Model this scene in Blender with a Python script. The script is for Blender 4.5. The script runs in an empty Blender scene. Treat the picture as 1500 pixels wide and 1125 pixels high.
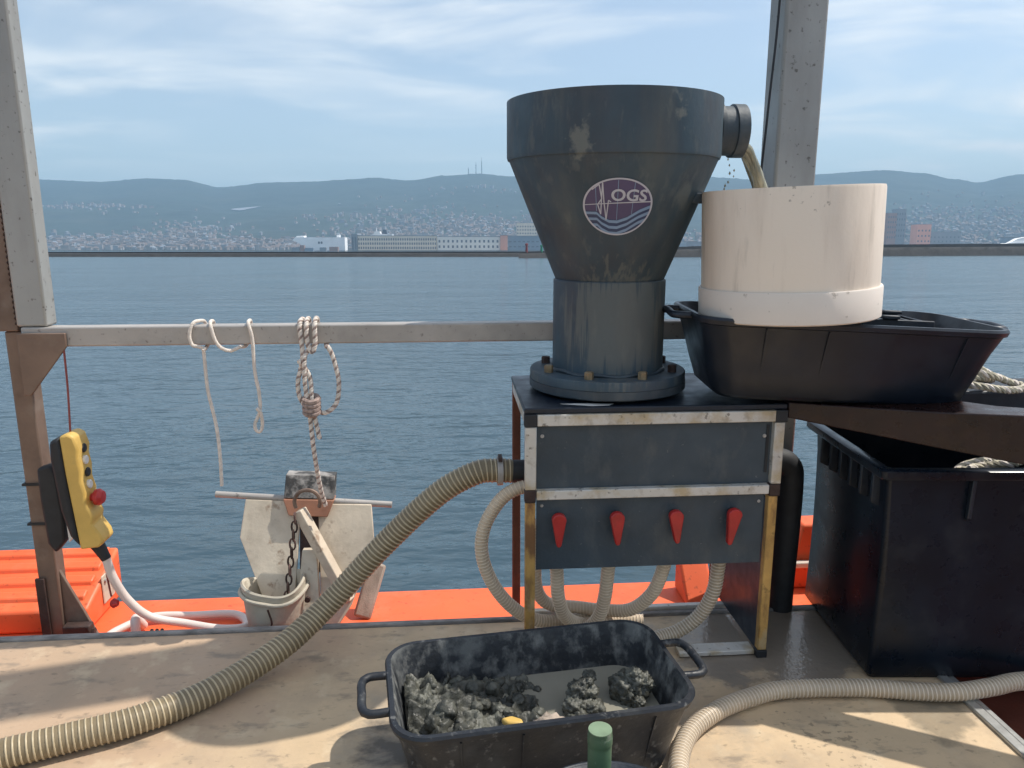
import bpy, bmesh, math, random
from mathutils import Vector, Matrix, noise
random.seed(7)
R = math.radians
S = bpy.context.scene
COL = S.collection
# ------------------------------------------------------------------ camera, sky, sun, exposure
YAW, PITCH, HEEL = R(4.5), R(9.89), R(2.11)          # the vessel heels 2.1 degrees towards the water
RIGHT = Vector((math.cos(YAW), -math.sin(YAW), 0))
HEELM = Matrix.Rotation(HEEL, 4, RIGHT)              # vessel frame -> world
SEA = -0.95
cam = bpy.data.cameras.new('camera'); camo = bpy.data.objects.new('camera', cam); COL.objects.link(camo)
camo.location = HEELM @ Vector((0, 0, 1.55)); camo.rotation_euler = (R(90)-PITCH, 0, -YAW)
cam.sensor_width = 36; cam.lens = 36*1127/1500; cam.clip_start = .05; cam.clip_end = 40000
S.camera = camo
SUNV = (HEELM.to_3x3() @ Vector((1.227, .28, 1.94))).normalized()
w = bpy.data.worlds.new('World'); S.world = w; w.use_nodes = True
nt = w.node_tree; N = nt.nodes; LK = nt.links; N.clear()
def nd(t, **k):
    n = N.new(t)
    for a, b in k.items(): setattr(n, a, b)
    return n
def val(nodes, links, op, a, b=None, clamp=False):
    m = nodes.new('ShaderNodeMath'); m.operation = op; m.use_clamp = clamp
    for i, x in enumerate((a, b)):
        if x is None: continue
        if isinstance(x, (int, float)): m.inputs[i].default_value = x
        else: links.new(x, m.inputs[i])
    return m.outputs[0]
sky = nd('ShaderNodeTexSky', sky_type='NISHITA', sun_disc=False)
sky.sun_elevation = math.asin(SUNV.z); sky.sun_rotation = math.atan2(SUNV.x, SUNV.y)
sky.air_density = 1.0; sky.dust_density = 1.0; sky.ozone_density = 1.6
tc = nd('ShaderNodeTexCoord'); sep = nd('ShaderNodeSeparateXYZ'); LK.new(tc.outputs['Generated'], sep.inputs[0])
dz = val(N, LK, 'ADD', val(N, LK, 'MAXIMUM', sep.outputs[2], 0), .10)
comb = nd('ShaderNodeCombineXYZ')
LK.new(val(N, LK, 'DIVIDE', sep.outputs[0], dz), comb.inputs[0]); LK.new(val(N, LK, 'DIVIDE', sep.outputs[1], dz), comb.inputs[1])
def cloudnoise(scale, sx, sy, off, det, lo, hi, rough=.55, dist=.4):
    mp = nd('ShaderNodeMapping'); mp.inputs['Scale'].default_value = (sx, sy, 1); mp.inputs['Location'].default_value = off
    mp.inputs['Rotation'].default_value = (0, 0, .25)
    LK.new(comb.outputs[0], mp.inputs[0])
    n = nd('ShaderNodeTexNoise'); n.inputs['Scale'].default_value = scale; n.inputs['Detail'].default_value = det
    n.inputs['Roughness'].default_value = rough; n.inputs['Distortion'].default_value = dist
    LK.new(mp.outputs[0], n.inputs['Vector'])
    r = nd('ShaderNodeMapRange'); r.inputs[1].default_value = lo; r.inputs[2].default_value = hi; r.interpolation_type = 'SMOOTHSTEP'
    LK.new(n.outputs['Fac'], r.inputs[0]); return r.outputs[0]
c1 = cloudnoise(1.15, .8, 1.25, (1.6, 2.7, 0), 7, .40, .72, .52, .6)
c2 = cloudnoise(.4, .8, 1.1, (7.7, 4.1, 0), 4, .33, .58)
cf = val(N, LK, 'ADD', val(N, LK, 'MULTIPLY', val(N, LK, 'MULTIPLY', c1, val(N, LK, 'ADD', val(N, LK, 'MULTIPLY', c2, .9), .15)), .9, True), .14, True)   # a thin veil of cirrus everywhere, streaks on top
mix = nd('ShaderNodeMix', data_type='RGBA'); mix.inputs[7].default_value = (6.6, 6.6, 6.4, 1)
tint = nd('ShaderNodeMix', data_type='RGBA', blend_type='MULTIPLY'); tint.inputs[0].default_value = 1; tint.inputs[7].default_value = (.985, .935, .865, 1)   # summer haze: less cyan than a clean sky
LK.new(sky.outputs[0], tint.inputs[6])
LK.new(cf, mix.inputs[0]); LK.new(tint.outputs[2], mix.inputs[6])
bg = nd('ShaderNodeBackground'); bg.inputs[1].default_value = .13; LK.new(mix.outputs[2], bg.inputs[0])
LK.new(bg.outputs[0], nd('ShaderNodeOutputWorld').inputs[0])
sl = bpy.data.lights.new('sun', 'SUN'); sl.energy = 3.3; sl.angle = R(.6); sl.color = (1, .95, .87)
so = bpy.data.objects.new('sun', sl); COL.objects.link(so); so.rotation_euler = SUNV.to_track_quat('Z', 'Y').to_euler(); so.location = (5, 0, 12)
S.view_settings.view_transform = 'Standard'; S.view_settings.look = 'None'; S.view_settings.exposure = 0.62; S.view_settings.gamma = 1
S.render.resolution_x, S.render.resolution_y = 1024, 768

# ------------------------------------------------------------------ materials
def mat(name, col, rough=.6, metal=0., var=.18, scale=6., bump=0., bscale=80., stains=(), spec=.5, rvar=0., stretch=(1, 1, 1), **kw):
    m = bpy.data.materials.new(name); m.use_nodes = True
    n = m.node_tree.nodes; l = m.node_tree.links; b = n['Principled BSDF']
    t = n.new('ShaderNodeTexCoord'); mp = n.new('ShaderNodeMapping'); mp.inputs['Scale'].default_value = stretch
    l.new(t.outputs['Object'], mp.inputs[0])
    def noi(s, d=5, vec=None, r=.55):
        q = n.new('ShaderNodeTexNoise'); q.inputs['Scale'].default_value = s; q.inputs['Detail'].default_value = d; q.inputs['Roughness'].default_value = r
        l.new(vec or mp.outputs[0], q.inputs['Vector']); return q.outputs['Fac']
    def mixc(f, a, bb):
        x = n.new('ShaderNodeMix'); x.data_type = 'RGBA'
        l.new(f, x.inputs[0])
        for i, c in ((6, a), (7, bb)):
            if isinstance(c, tuple): x.inputs[i].default_value = (*c[:3], 1)
            else: l.new(c, x.inputs[i])
        return x.outputs[2]
    def rng(f, lo, hi, a=0., c=1.):
        x = n.new('ShaderNodeMapRange'); x.inputs[1].default_value = lo; x.inputs[2].default_value = hi; x.inputs[3].default_value = a; x.inputs[4].default_value = c
        l.new(f, x.inputs[0]); return x.outputs[0]
    base = noi(scale)
    c = mixc(rng(base, .3, .7), tuple(v*(1-var) for v in col), tuple(min(1, v*(1+var)) for v in col))
    rr = rng(noi(scale*2.3), .3, .7, max(.02, rough-rvar), min(1, rough+rvar))
    for st in stains:      # dict(col, scale, lo, hi, rough, at=(centre, radius), stretch)
        if st['lo'] > .62 and 'at' not in st: st = dict(st, lo=st['lo']-.08, hi=st['hi']-.08)
        vec = mp.outputs[0]
        if 'stretch' in st:
            m2 = n.new('ShaderNodeMapping'); m2.inputs['Scale'].default_value = st['stretch']; m2.inputs['Location'].default_value = (st.get('off', 0),)*3
            l.new(t.outputs['Object'], m2.inputs[0]); vec = m2.outputs[0]
        f = noi(st['scale'], st.get('det', 6), vec, .6)
        if 'at' in st:
            d = n.new('ShaderNodeVectorMath'); d.operation = 'DISTANCE'; d.inputs[1].default_value = st['at'][0]; l.new(t.outputs['Object'], d.inputs[0])
            dd = rng(d.outputs['Value'], 0, st['at'][1], .5, -.5)
            f = val(n, l, 'ADD', f, dd)
        f = val(n, l, 'MULTIPLY', rng(f, st['lo'], st['hi']), st.get('amt', 1.))
        c = mixc(f, c, tuple(st['col'])) if st.get('col') else c
        if 'rough' in st:
            x = n.new('ShaderNodeMix'); l.new(f, x.inputs[0]); l.new(rr, x.inputs[2]); x.inputs[3].default_value = st['rough']; rr = x.outputs[0]
    l.new(c, b.inputs['Base Color']); l.new(rr, b.inputs['Roughness'])
    b.inputs['Metallic'].default_value = metal; b.inputs['Specular IOR Level'].default_value = spec
    if bump:
        bp = n.new('ShaderNodeBump'); bp.inputs['Strength'].default_value = bump; bp.inputs['Distance'].default_value = .01
        l.new(noi(bscale, 4), bp.inputs['Height']); l.new(bp.outputs[0], b.inputs['Normal'])
    for k, v in kw.items(): b.inputs[k].default_value = v
    return m
def D(**k): return k
M = {}
mud = (.175, .185, .17)
M['pvc'] = mat('grey_pvc', (.045, .074, .098), .55, var=.22, scale=4, bump=.15, bscale=25, rvar=.1, spec=.4, stains=(
    D(col=(.115, .125, .12), scale=5, lo=.48, hi=.72, rough=.8, stretch=(1.6, 1.6, .22), amt=.7),
    D(col=(.075, .05, .048), scale=3.2, lo=.46, hi=.64, amt=.35, off=3., stretch=(1, 1, .6)),
    D(col=mud, scale=26, lo=.56, hi=.68, rough=.85, amt=.3, stretch=(1, 1, .3), off=1.),
    D(col=mud, scale=16, lo=.80, hi=.90, rough=.85, amt=.75, at=((-.17, -.33, .845), .22)),
    D(col=mud, scale=16, lo=.80, hi=.90, rough=.85, amt=.75, at=((.13, -.335, .93), .20)),
    D(col=mud, scale=12, lo=.78, hi=.90, rough=.85, amt=.55, at=((.18, -.24, .68), .24), stretch=(1, 1, .45)),
    D(col=(.17, .17, .15), scale=22, lo=.60, hi=.7, rough=.85, amt=.5, at=((0, -.2, .25), .5), stretch=(2.2, 2.2, .12))))
M['pvcdark'] = mat('dark_pvc', (.042, .059, .074), .55, var=.2, rvar=.1, bump=.1, stains=(D(col=(.12, .125, .12), scale=12, lo=.52, hi=.70, amt=.4, stretch=(1, 1, .5)), D(col=(.3, .3, .28), scale=60, lo=.76, hi=.80, amt=.35)))
M['black'] = mat('black_plastic', (.009, .0145, .024), .5, var=.3, scale=9, rvar=.12, bump=.12, bscale=40, stains=(D(col=(.05, .052, .055), scale=10, lo=.55, hi=.75, amt=.6, rough=.7),))
M['blackwet'] = mat('wet_black_plastic', (.006, .011, .021), .42, var=.3, rvar=.1, bump=.06, bscale=30, stains=(D(col=(.03, .032, .036), scale=9, lo=.6, hi=.8, amt=.5),))
M['bin'] = mat('glossy_black_plastic', (.006, .010, .017), .30, var=.3, rvar=.06, spec=.28, bump=.05, bscale=9, stains=(D(col=(.03, .034, .04), scale=7, lo=.55, hi=.75, amt=.6, rough=.5),))
M['muddytub'] = mat('muddy_black_plastic', (.011, .014, .020), .5, var=.3, rvar=.12, bump=.2, bscale=50, stains=(
    D(col=(.10, .105, .105), scale=8, lo=.56, hi=.78, amt=.5, rough=.85), D(col=(.25, .25, .24), scale=36, lo=.66, hi=.76, amt=.4, rough=.9)))
M['muddyinside'] = mat('mud_splashed_plastic', (.014, .017, .022), .6, var=.3, rvar=.12, bump=.35, bscale=40, stains=(
    D(col=(.15, .155, .15), scale=9, lo=.47, hi=.60, amt=.7, rough=.85), D(col=(.24, .24, .225), scale=20, lo=.50, hi=.66, amt=.6, rough=.9, stretch=(1, 1, .7)), D(col=(.008, .01, .014), scale=11, lo=.50, hi=.62, amt=.8, rough=.5, stretch=(1.3, 1.3, 1), off=2.)))
M['cream'] = mat('cream_plastic', (.80, .695, .58), .5, var=.04, scale=2, bump=.05, stains=(
    D(col=(.16, .12, .08), scale=42, lo=1.06, hi=1.10, amt=.6, at=((-.05, -.24, .40), 1.0)), D(col=(.56, .45, .35), scale=7, lo=.47, hi=.72, amt=.55, stretch=(1.3, 1.3, .18)), D(col=(.35, .29, .22), scale=16, lo=.58, hi=.70, amt=.35, stretch=(1.5, 1.5, .2), off=2.), D(col=(.2, .16, .12), scale=60, lo=.79, hi=.83, amt=.6)))
M['cream2'] = mat('greyish_cream_plastic', (.72, .64, .56), .5, var=.05, scale=3, stains=(D(col=(.3, .24, .18), scale=34, lo=.72, hi=.78, amt=.6),))
M['steel'] = mat('galvanised_steel', (.42, .39, .36), .5, .2, var=.12, scale=5, bump=.08, rvar=.1, stains=(D(col=(.2, .19, .18), scale=6, lo=.5, hi=.75, amt=.5), D(col=(.09, .07, .06), scale=60, lo=.7, hi=.76, amt=.6)))
M['steelpost'] = mat('weathered_post_steel', (.36, .36, .345), .55, .2, var=.1, scale=3, bump=.06, rvar=.1, stains=(
    D(col=(.19, .18, .165), scale=5, lo=.48, hi=.75, amt=.5, stretch=(1, 1, .2)), D(col=(.07, .06, .05), scale=45, lo=.7, hi=.76, amt=.7), D(col=(.45, .44, .42), scale=14, lo=.6, hi=.8, amt=.4, stretch=(1, 1, .15))))
M['rusty'] = mat('brown_stained_steel', (.20, .135, .10), .6, .25, var=.2, scale=5, bump=.12, rvar=.1, stains=(D(col=(.10, .06, .045), scale=6, lo=.5, hi=.72, amt=.7), D(col=(.3, .25, .21), scale=9, lo=.55, hi=.8, amt=.5)))
M['rustleg'] = mat('rust_streaked_steel', (.50, .29, .085), .6, .1, var=.25, scale=9, bump=.2, stains=(D(col=(.15, .065, .03), scale=16, lo=.46, hi=.60, amt=.85, stretch=(1, 1, .35)), D(col=(.5, .42, .3), scale=11, lo=.56, hi=.68, amt=.4, off=4., stretch=(1, 1, .5)), D(col=(.07, .035, .02), scale=30, lo=.60, hi=.68, amt=.5)))
M['rustred'] = mat('red_rust', (.16, .055, .03), .75, .1, var=.3, scale=8, bump=.3, bscale=60)
M['rustdark'] = mat('dark_rust', (.05, .028, .022), .7, .1, var=.4, scale=14, bump=.3)
M['trim'] = mat('dirty_steel_trim', (.60, .57, .52), .45, .2, var=.12, scale=9, stains=(D(col=(.44, .33, .17), scale=10, lo=.48, hi=.64, amt=.75, off=2., stretch=(1, 1, 1)), D(col=(.30, .24, .17), scale=22, lo=.54, hi=.66, amt=.5), D(col=(.1, .08, .06), scale=40, lo=.69, hi=.75, amt=.7)))
M['brass'] = mat('tarnished_bolt', (.30, .22, .13), .5, .5, var=.4, scale=30)
M['red'] = mat('red_plastic', (.42, .022, .02), .4, var=.2, scale=14, rvar=.1, stains=(D(col=(.1, .03, .025), scale=25, lo=.6, hi=.8, amt=.5),))
M['orange'] = mat('orange_paint', (.84, .135, .04), .55, var=.1, scale=3, bump=.05, rvar=.1, stains=(D(col=(.7, .3, .17), scale=4, lo=.55, hi=.8, amt=.35), D(col=(.35, .06, .02), scale=30, lo=.68, hi=.76, amt=.6)))
M['deckred'] = mat('red_brown_deck_paint', (.12, .035, .022), .4, var=.25, scale=4, bump=.1)
M['deck'] = mat('worn_deck', (.57, .42, .26), .62, var=.13, scale=2.2, bump=.18, bscale=45, rvar=.1, stains=(
    D(col=(.42, .29, .20), scale=1.5, lo=.45, hi=.62, amt=.7, at=((-1.2, 2.75, 0), 1.6)),
    D(col=(.38, .285, .195), scale=3.3, lo=.46, hi=.66, amt=.7),
    D(col=(.64, .51, .34), scale=8, lo=.54, hi=.70, amt=.6),
    D(col=(.20, .165, .125), scale=11, lo=.57, hi=.70, amt=.7, off=5., stretch=(.6, 1.3, 1)),
    D(col=(.10, .08, .06), scale=30, lo=.60, hi=.69, amt=.4, stretch=(.8, 1.2, 1)),
    D(col=(.09, .075, .055), scale=34, lo=1.02, hi=1.08, amt=.5, at=((1.15, 2.0, 0), 1.9)),
    D(col=(.33, .285, .225), scale=6, lo=.45, hi=.75, amt=.75, rough=.5, at=((.25, 1.95, 0), 1.25)),
    D(col=(.07, .06, .05), scale=7, lo=.66, hi=.80, amt=.8, at=((.0, 2.05, 0), .9), off=3., stretch=(.7, 1.2, 1)),
    D(col=(.22, .185, .15), scale=3, lo=.54, hi=.64, amt=.9, rough=.05, at=((1.22, 2.62, 0), .95)),
    D(col=(.12, .11, .085), scale=5, lo=.55, hi=.68, amt=.6, rough=.3, at=((1.52, 2.12, 0), .34))))
M['alum'] = mat('worn_aluminium_strip', (.5, .5, .48), .4, .7, var=.15, scale=20, bump=.1)
M['edging'] = mat('grey_rope_edging', (.24, .225, .21), .8, var=.45, scale=40, bump=.6, stretch=(.3, 1, 1))
M['hosebig'] = mat('olive_hose_wall', (.20, .155, .09), .45, var=.2, scale=6, rvar=.1)
M['hoserib'] = mat('cream_hose_rib', (.47, .385, .25), .4, var=.15, scale=8)
M['hosepale'] = mat('pale_hose_wall', (.58, .46, .33), .4, var=.12, scale=6, **{'Subsurface Weight': .0})
M['hosepalerib'] = mat('pale_hose_rib', (.74, .62, .47), .4, var=.1, scale=8)
M['hosegrey'] = mat('grey_hose_wall', (.42, .33, .23), .4, var=.15, scale=6)
M['hosegreyrib'] = mat('grey_hose_rib', (.66, .56, .44), .4, var=.1, scale=8)
M['rope'] = mat('white_rope', (.70, .63, .56), .9, var=.15, scale=50)
M['ropefleck'] = mat('flecked_rope', (.32, .24, .21), .9, var=.5, scale=90)
M['ropedark'] = mat('dark_rope_strand', (.12, .07, .06), .9, var=.4, scale=60)
M['ropeold'] = mat('old_straw_rope', (.47, .43, .33), .9, var=.3, scale=40)
M['cordred'] = mat('red_cord', (.25, .06, .05), .8)
M['yellow'] = mat('yellow_plastic', (.62, .40, .10), .5, var=.1, scale=10, bump=.05, stains=(D(col=(.3, .2, .08), scale=14, lo=.6, hi=.8, amt=.4),))
M['blackmatte'] = mat('black_rubber', (.018, .019, .022), .65, var=.3, scale=20)
M['white'] = mat('white_plastic', (.72, .70, .66), .5, var=.06)
M['cablew'] = mat('pinkish_white_cable', (.70, .60, .54), .45, var=.1)
M['anchor'] = mat('galvanised_anchor', (.64, .55, .43), .6, .15, var=.12, scale=6, bump=.15, bscale=50, stains=(D(col=(.38, .31, .23), scale=8, lo=.5, hi=.7, amt=.6), D(col=(.2, .1, .05), scale=14, lo=.66, hi=.75, amt=.6)))
M['anchordark'] = mat('grimy_anchor_plate', (.30, .28, .26), .7, .1, var=.4, scale=14, bump=.3, stains=(D(col=(.03, .03, .03), scale=12, lo=.44, hi=.54, amt=.9),))
M['anchorred'] = mat('anchor_primer', (.33, .15, .09), .7, var=.25, scale=10)
M['canvas'] = mat('dirty_canvas', (.50, .45, .36), .9, var=.15, scale=7, bump=.3, bscale=30, stains=(D(col=(.2, .16, .11), scale=7, lo=.55, hi=.7, amt=.6),))
M['wood'] = mat('weathered_wood', (.38, .31, .25), .8, var=.3, scale=5, stretch=(4, 4, .6), bump=.3)
M['green'] = mat('green_painted_pipe', (.055, .11, .062), .55, var=.25, scale=10, bump=.1, stains=(D(col=(.3, .33, .27), scale=22, lo=.62, hi=.72, amt=.6),))
M['greentop'] = mat('pale_green_cap', (.17, .24, .15), .7, var=.2, scale=20)
M['mud'] = mat('wet_mud', (.062, .062, .051), .42, spec=.35, var=.4, scale=22, bump=.45, bscale=80, rvar=.12, stains=(D(col=(.17, .17, .14), scale=12, lo=.48, hi=.66, amt=.7, rough=.5), D(col=(.03, .032, .03), scale=17, lo=.54, hi=.66, amt=.5, rough=.15, off=3., stretch=(1, 1, 1))))
M['mudwater'] = mat('silty_water', (.27, .255, .205), .12, var=.1, scale=4)
M['stream'] = mat('pouring_silty_water', (.34, .33, .25), .06, var=.4, scale=14, stretch=(3, 3, .5), bump=.2, bscale=25)
M['decal_purple'] = mat('decal_violet', (.075, .06, .14), .4, var=.1)
M['decal_blue'] = mat('decal_navy', (.028, .05, .12), .4, var=.1)
M['decal_light'] = mat('decal_light_blue', (.2, .3, .45), .4, var=.1)
M['decal_white'] = mat('decal_grey_white', (.48, .48, .54), .4, var=.06)

# ------------------------------------------------------------------ mesh helpers
class MB:
    def __init__(s): s.v = []; s.f = []; s.mi = []; s.smooth = []
    def add(s, vs, fs, mi=0, smooth=False):
        o = len(s.v); s.v += [Vector(p) for p in vs]
        for f in fs: s.f.append(tuple(i+o for i in f)); s.mi.append(mi); s.smooth.append(smooth)
        return s
    def box(s, x0, x1, y0, y1, z0, z1, mi=0):
        vs = [(x, y, z) for z in (z0, z1) for y in (y0, y1) for x in (x0, x1)]
        return s.add(vs, [(0, 2, 3, 1), (4, 5, 7, 6), (0, 1, 5, 4), (2, 6, 7, 3), (0, 4, 6, 2), (1, 3, 7, 5)], mi)
    def bar(s, a, b, wx, wy, up=(0, 0, 1), mi=0):
        a, b = Vector(a), Vector(b); d = (b-a).normalized(); u = Vector(up); sx = d.cross(u)
        if sx.length < 1e-4: sx = d.cross(Vector((0, 1, 0)))
        sx.normalize(); sy = sx.cross(d)
        vs = [p + sx*i*wx/2 + sy*j*wy/2 for p in (a, b) for i, j in ((-1, -1), (1, -1), (1, 1), (-1, 1))]
        return s.add(vs, [(3, 2, 1, 0), (4, 5, 6, 7), (0, 1, 5, 4), (1, 2, 6, 5), (2, 3, 7, 6), (3, 0, 4, 7)], mi)
    def prism(s, pts, axis, a, b, mi=0):          # polygon in the other two axes, extruded along axis
        n = len(pts)
        def P(p, t):
            return {'x': (t, p[0], p[1]), 'y': (p[0], t, p[1]), 'z': (p[0], p[1], t)}[axis]
        vs = [P(p, a) for p in pts] + [P(p, b) for p in pts]
        return s.add(vs, [tuple(range(n))[::-1], tuple(range(n, 2*n))] + [(i, (i+1) % n, (i+1) % n+n, i+n) for i in range(n)], mi)
    def lathe(s, prof, c=(0, 0), n=48, mi=0, smooth=True, axis='z', close=False, fn=None):
        vs = []; fs = []; m = len(prof)
        for i in range(n):
            a = 2*math.pi*i/n
            for r, z in prof:
                if fn: r = r*fn(a, z)
                p = (r*math.cos(a), r*math.sin(a), z)
                if axis == 'x': p = (p[2], p[0], p[1])
                if axis == 'y': p = (p[0], p[2], p[1])
                vs.append(Vector(p)+Vector((c[0], c[1], c[2] if len(c) > 2 else 0)))
        for i in range(n):
            j = (i+1) % n
            for k in range(m-1): fs.append((i*m+k, j*m+k, j*m+k+1, i*m+k+1))
        return s.add(vs, fs, mi, smooth)
    def tube(s, path, r, n=12, mi=0, cap=True):
        fr = frames(path); vs = []; fs = []; m = len(fr)
        for i, (p, t, u, w_) in enumerate(fr):
            rr = r(i/(m-1)) if callable(r) else r
            vs += [p + (u*math.cos(2*math.pi*k/n) + w_*math.sin(2*math.pi*k/n))*rr for k in range(n)]
        for i in range(m-1):
            for k in range(n): fs.append((i*n+k, i*n+(k+1) % n, (i+1)*n+(k+1) % n, (i+1)*n+k))
        s.add(vs, fs, mi, True)
        if cap: s.add(vs[:n], [tuple(range(n))[::-1]], mi); s.add(vs[-n:], [tuple(range(n))], mi)
        return s
    def helix(s, path, R0, r, pitch, seg=18, n=5, mi=0, phase=0.):
        fr = frames(path); L = [0]
        for a, b in zip(fr, fr[1:]): L.append(L[-1]+(b[0]-a[0]).length)
        tot = L[-1]; cnt = max(4, int(tot/pitch*seg)); pts = []; j = 0
        for i in range(cnt+1):
            q = tot*i/cnt
            while j < len(L)-2 and L[j+1] < q: j += 1
            f = (q-L[j])/max(1e-9, L[j+1]-L[j]); A, B = fr[j], fr[j+1]
            a = 2*math.pi*q/pitch+phase
            u = A[2].lerp(B[2], f).normalized(); w_ = A[3].lerp(B[3], f).normalized()
            pts.append(A[0].lerp(B[0], f)+(u*math.cos(a)+w_*math.sin(a))*R0)
        return s.tube(pts, r, n, mi)
def frames(path):
    path = [Vector(p) for p in path]; out = []; u = None
    for i, p in enumerate(path):
        t = (path[min(i+1, len(path)-1)]-path[max(i-1, 0)]).normalized()
        if u is None:
            u = t.cross(Vector((0, 0, 1)))
            if u.length < .1: u = t.cross(Vector((0, 1, 0)))
        u = (u - t*u.dot(t)).normalized(); out.append((p, t, u, t.cross(u)))
    return out
def spline(pts, step=.012):
    P = [Vector(p) for p in pts]; P = [P[0]*2-P[1]]+P+[P[-1]*2-P[-2]]; out = []
    for i in range(1, len(P)-2):
        a, b, c, d = P[i-1:i+3]; k = max(2, int((c-b).length/step))
        for j in range(k):
            t = j/k; out.append(.5*((2*b)+(c-a)*t+(2*a-5*b+4*c-d)*t*t+(3*b-a-3*c+d)*t**3))
    out.append(P[-2]); return out
FAR = set()
def gloc(o):
    p = Vector(o.location)
    while o.parent: o = o.parent; p = p+Vector(o.location)
    return p
def finish(me, mb, ms):
    me.from_pydata([tuple(v) for v in mb.v], [], mb.f)
    for m in (ms if isinstance(ms, (list, tuple)) else [ms]): me.materials.append(M[m] if isinstance(m, str) else m)
    me.polygons.foreach_set('material_index', mb.mi); me.polygons.foreach_set('use_smooth', mb.smooth); me.update()
def fixn(me):
    b = bmesh.new(); b.from_mesh(me); bmesh.ops.remove_doubles(b, verts=b.verts, dist=1e-6); bmesh.ops.recalc_face_normals(b, faces=b.faces); b.to_mesh(me); b.free()
    me.set_sharp_from_angle(angle=R(38))
def part(name, mb, m, parent, bev=0., local=False, label=None, fix=True):
    """one mesh object; mb in vessel/world coordinates, or relative to the parent when local"""
    off = Vector((0, 0, 0)) if local else gloc(parent)
    for v in mb.v: v -= off
    me = bpy.data.meshes.new(name); finish(me, mb, m)
    if fix: fixn(me)
    o = bpy.data.objects.new(name, me); COL.objects.link(o); o.parent = parent
    if bev:
        q = o.modifiers.new('bevel', 'BEVEL'); q.width = bev; q.segments = 2; q.limit_method = 'ANGLE'; q.harden_normals = False
    if label: o['label'] = label
    return o
def tag(o, label, cat, group=None, kind=None):
    if label: o['label'] = label
    if cat: o['category'] = cat
    if group: o['group'] = group
    if kind: o['kind'] = kind
    return o
def thing(name, loc, label, cat, rot=(0, 0, 0), group=None):
    o = bpy.data.objects.new(name, None); o.empty_display_size = .05; COL.objects.link(o); o.location = loc; o.rotation_euler = rot
    return tag(o, label, cat, group)
def solo(name, mb, m, label=None, cat=None, group=None, kind=None, bev=0., fix=True, origin=None):
    xs = [v.x for v in mb.v]; ys = [v.y for v in mb.v]; zs = [v.z for v in mb.v]
    c = Vector(origin) if origin else Vector(((min(xs)+max(xs))/2, (min(ys)+max(ys))/2, min(zs)))
    for v in mb.v: v -= c
    me = bpy.data.meshes.new(name); finish(me, mb, m)
    if fix: fixn(me)
    o = bpy.data.objects.new(name, me); COL.objects.link(o); o.location = c
    if bev:
        q = o.modifiers.new('bevel', 'BEVEL'); q.width = bev; q.segments = 2; q.limit_method = 'ANGLE'
    return tag(o, label, cat, group, kind)

# ------------------------------------------------------------------ the vessel: deck, hull
O = (0, 0, 0)
deck = solo('deck', MB().box(-4.2, 1.69, -2.2, 2.768, -.085, 0), 'deck', kind='structure', bev=.004, origin=O)
part('edge_strip', MB().box(-4.2, 1.69, 2.769, 2.797, -.085, .010), 'edging', deck, .006)
part('edge_strip', MB().box(1.655, 1.688, -2.2, 2.768, .0, .012), 'alum', deck, .003)
part('edge_strip', MB().box(1.691, 1.712, -2.2, 2.797, -.085, .008), 'alum', deck, .003)
part('toe_board', MB().box(.30, 1.10, 2.80, 2.83, -.09, .022), 'trim', deck, .004)
lowdeck = solo('lower_deck', MB().box(1.713, 4.5, -2.2, 2.797, -.2, -.10), 'deckred', kind='structure', origin=O)
hull = solo('hull', MB().prism([(-2.4, -.2), (-2.3, -1.6), (2.9, -1.6), (3.24, -.30), (3.24, -.2)], 'x', -5.5, 5.5), 'orange', kind='structure', origin=O)
gw = solo('side_deck', MB().box(-5.5, 5.5, 2.80, 3.275, -.199, -.10), 'orange', kind='structure', bev=.02, origin=O)
# orange bulwark pieces
def bulwark(name, m, label): return solo(name, m, 'orange', label, 'bulwark', bev=.012)
bulwark('hull_bracket', MB().prism([(3.0, -.099), (3.2, -.099), (3.2, .07), (3.15, .07)], 'x', 1.0, 1.13), 'small orange painted bracket standing on the side deck behind the steel stand')
b2 = thing('bulwark', (1.9, 3.2, -.099), 'orange painted bulwark beyond the big black bin', 'bulwark')
part('panel', MB().prism([(1.50, -.099), (2.9, -.099), (2.9, .21), (1.56, .21)], 'y', 3.14, 3.26), 'orange', b2, .012)
part('rubbing_strip', MB().bar((1.47, 3.12, .03), (2.9, 3.12, .03), .03, .03), 'cream', b2, .008)
# ribbed orange locker on the left
lk = thing('ribbed_locker', (-2.3, 3.2, -.099), 'orange ribbed sloping locker lid behind the brown post foot', 'locker')
part('body', MB().prism([(3.0, -.099), (3.34, -.099), (3.34, .125), (3.0, .0)], 'x', -3.6, -1.50), 'orange', lk, .012)
for k in range(4):
    y = 3.045+k*.078; zz = (y-3.0)*.125/.34
    part('rib', MB().prism([(y, zz-.004), (y+.05, zz+.016), (y+.042, zz+.032), (y+.008, zz+.018)], 'x', -3.6, -1.53), 'orange', lk, .006)
hp = part('hinge_plate', MB().box(-1.499, -1.492, 3.14, 3.24, -.05, .075), 'anchor', lk, .004)
for yy in (3.16, 3.22):
    part('bolt', MB().lathe([(0, 0), (.009, 0), (.009, .008), (0, .008)], (-1.492, yy, .05), 10, axis='x', smooth=False), 'steel', hp)

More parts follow.
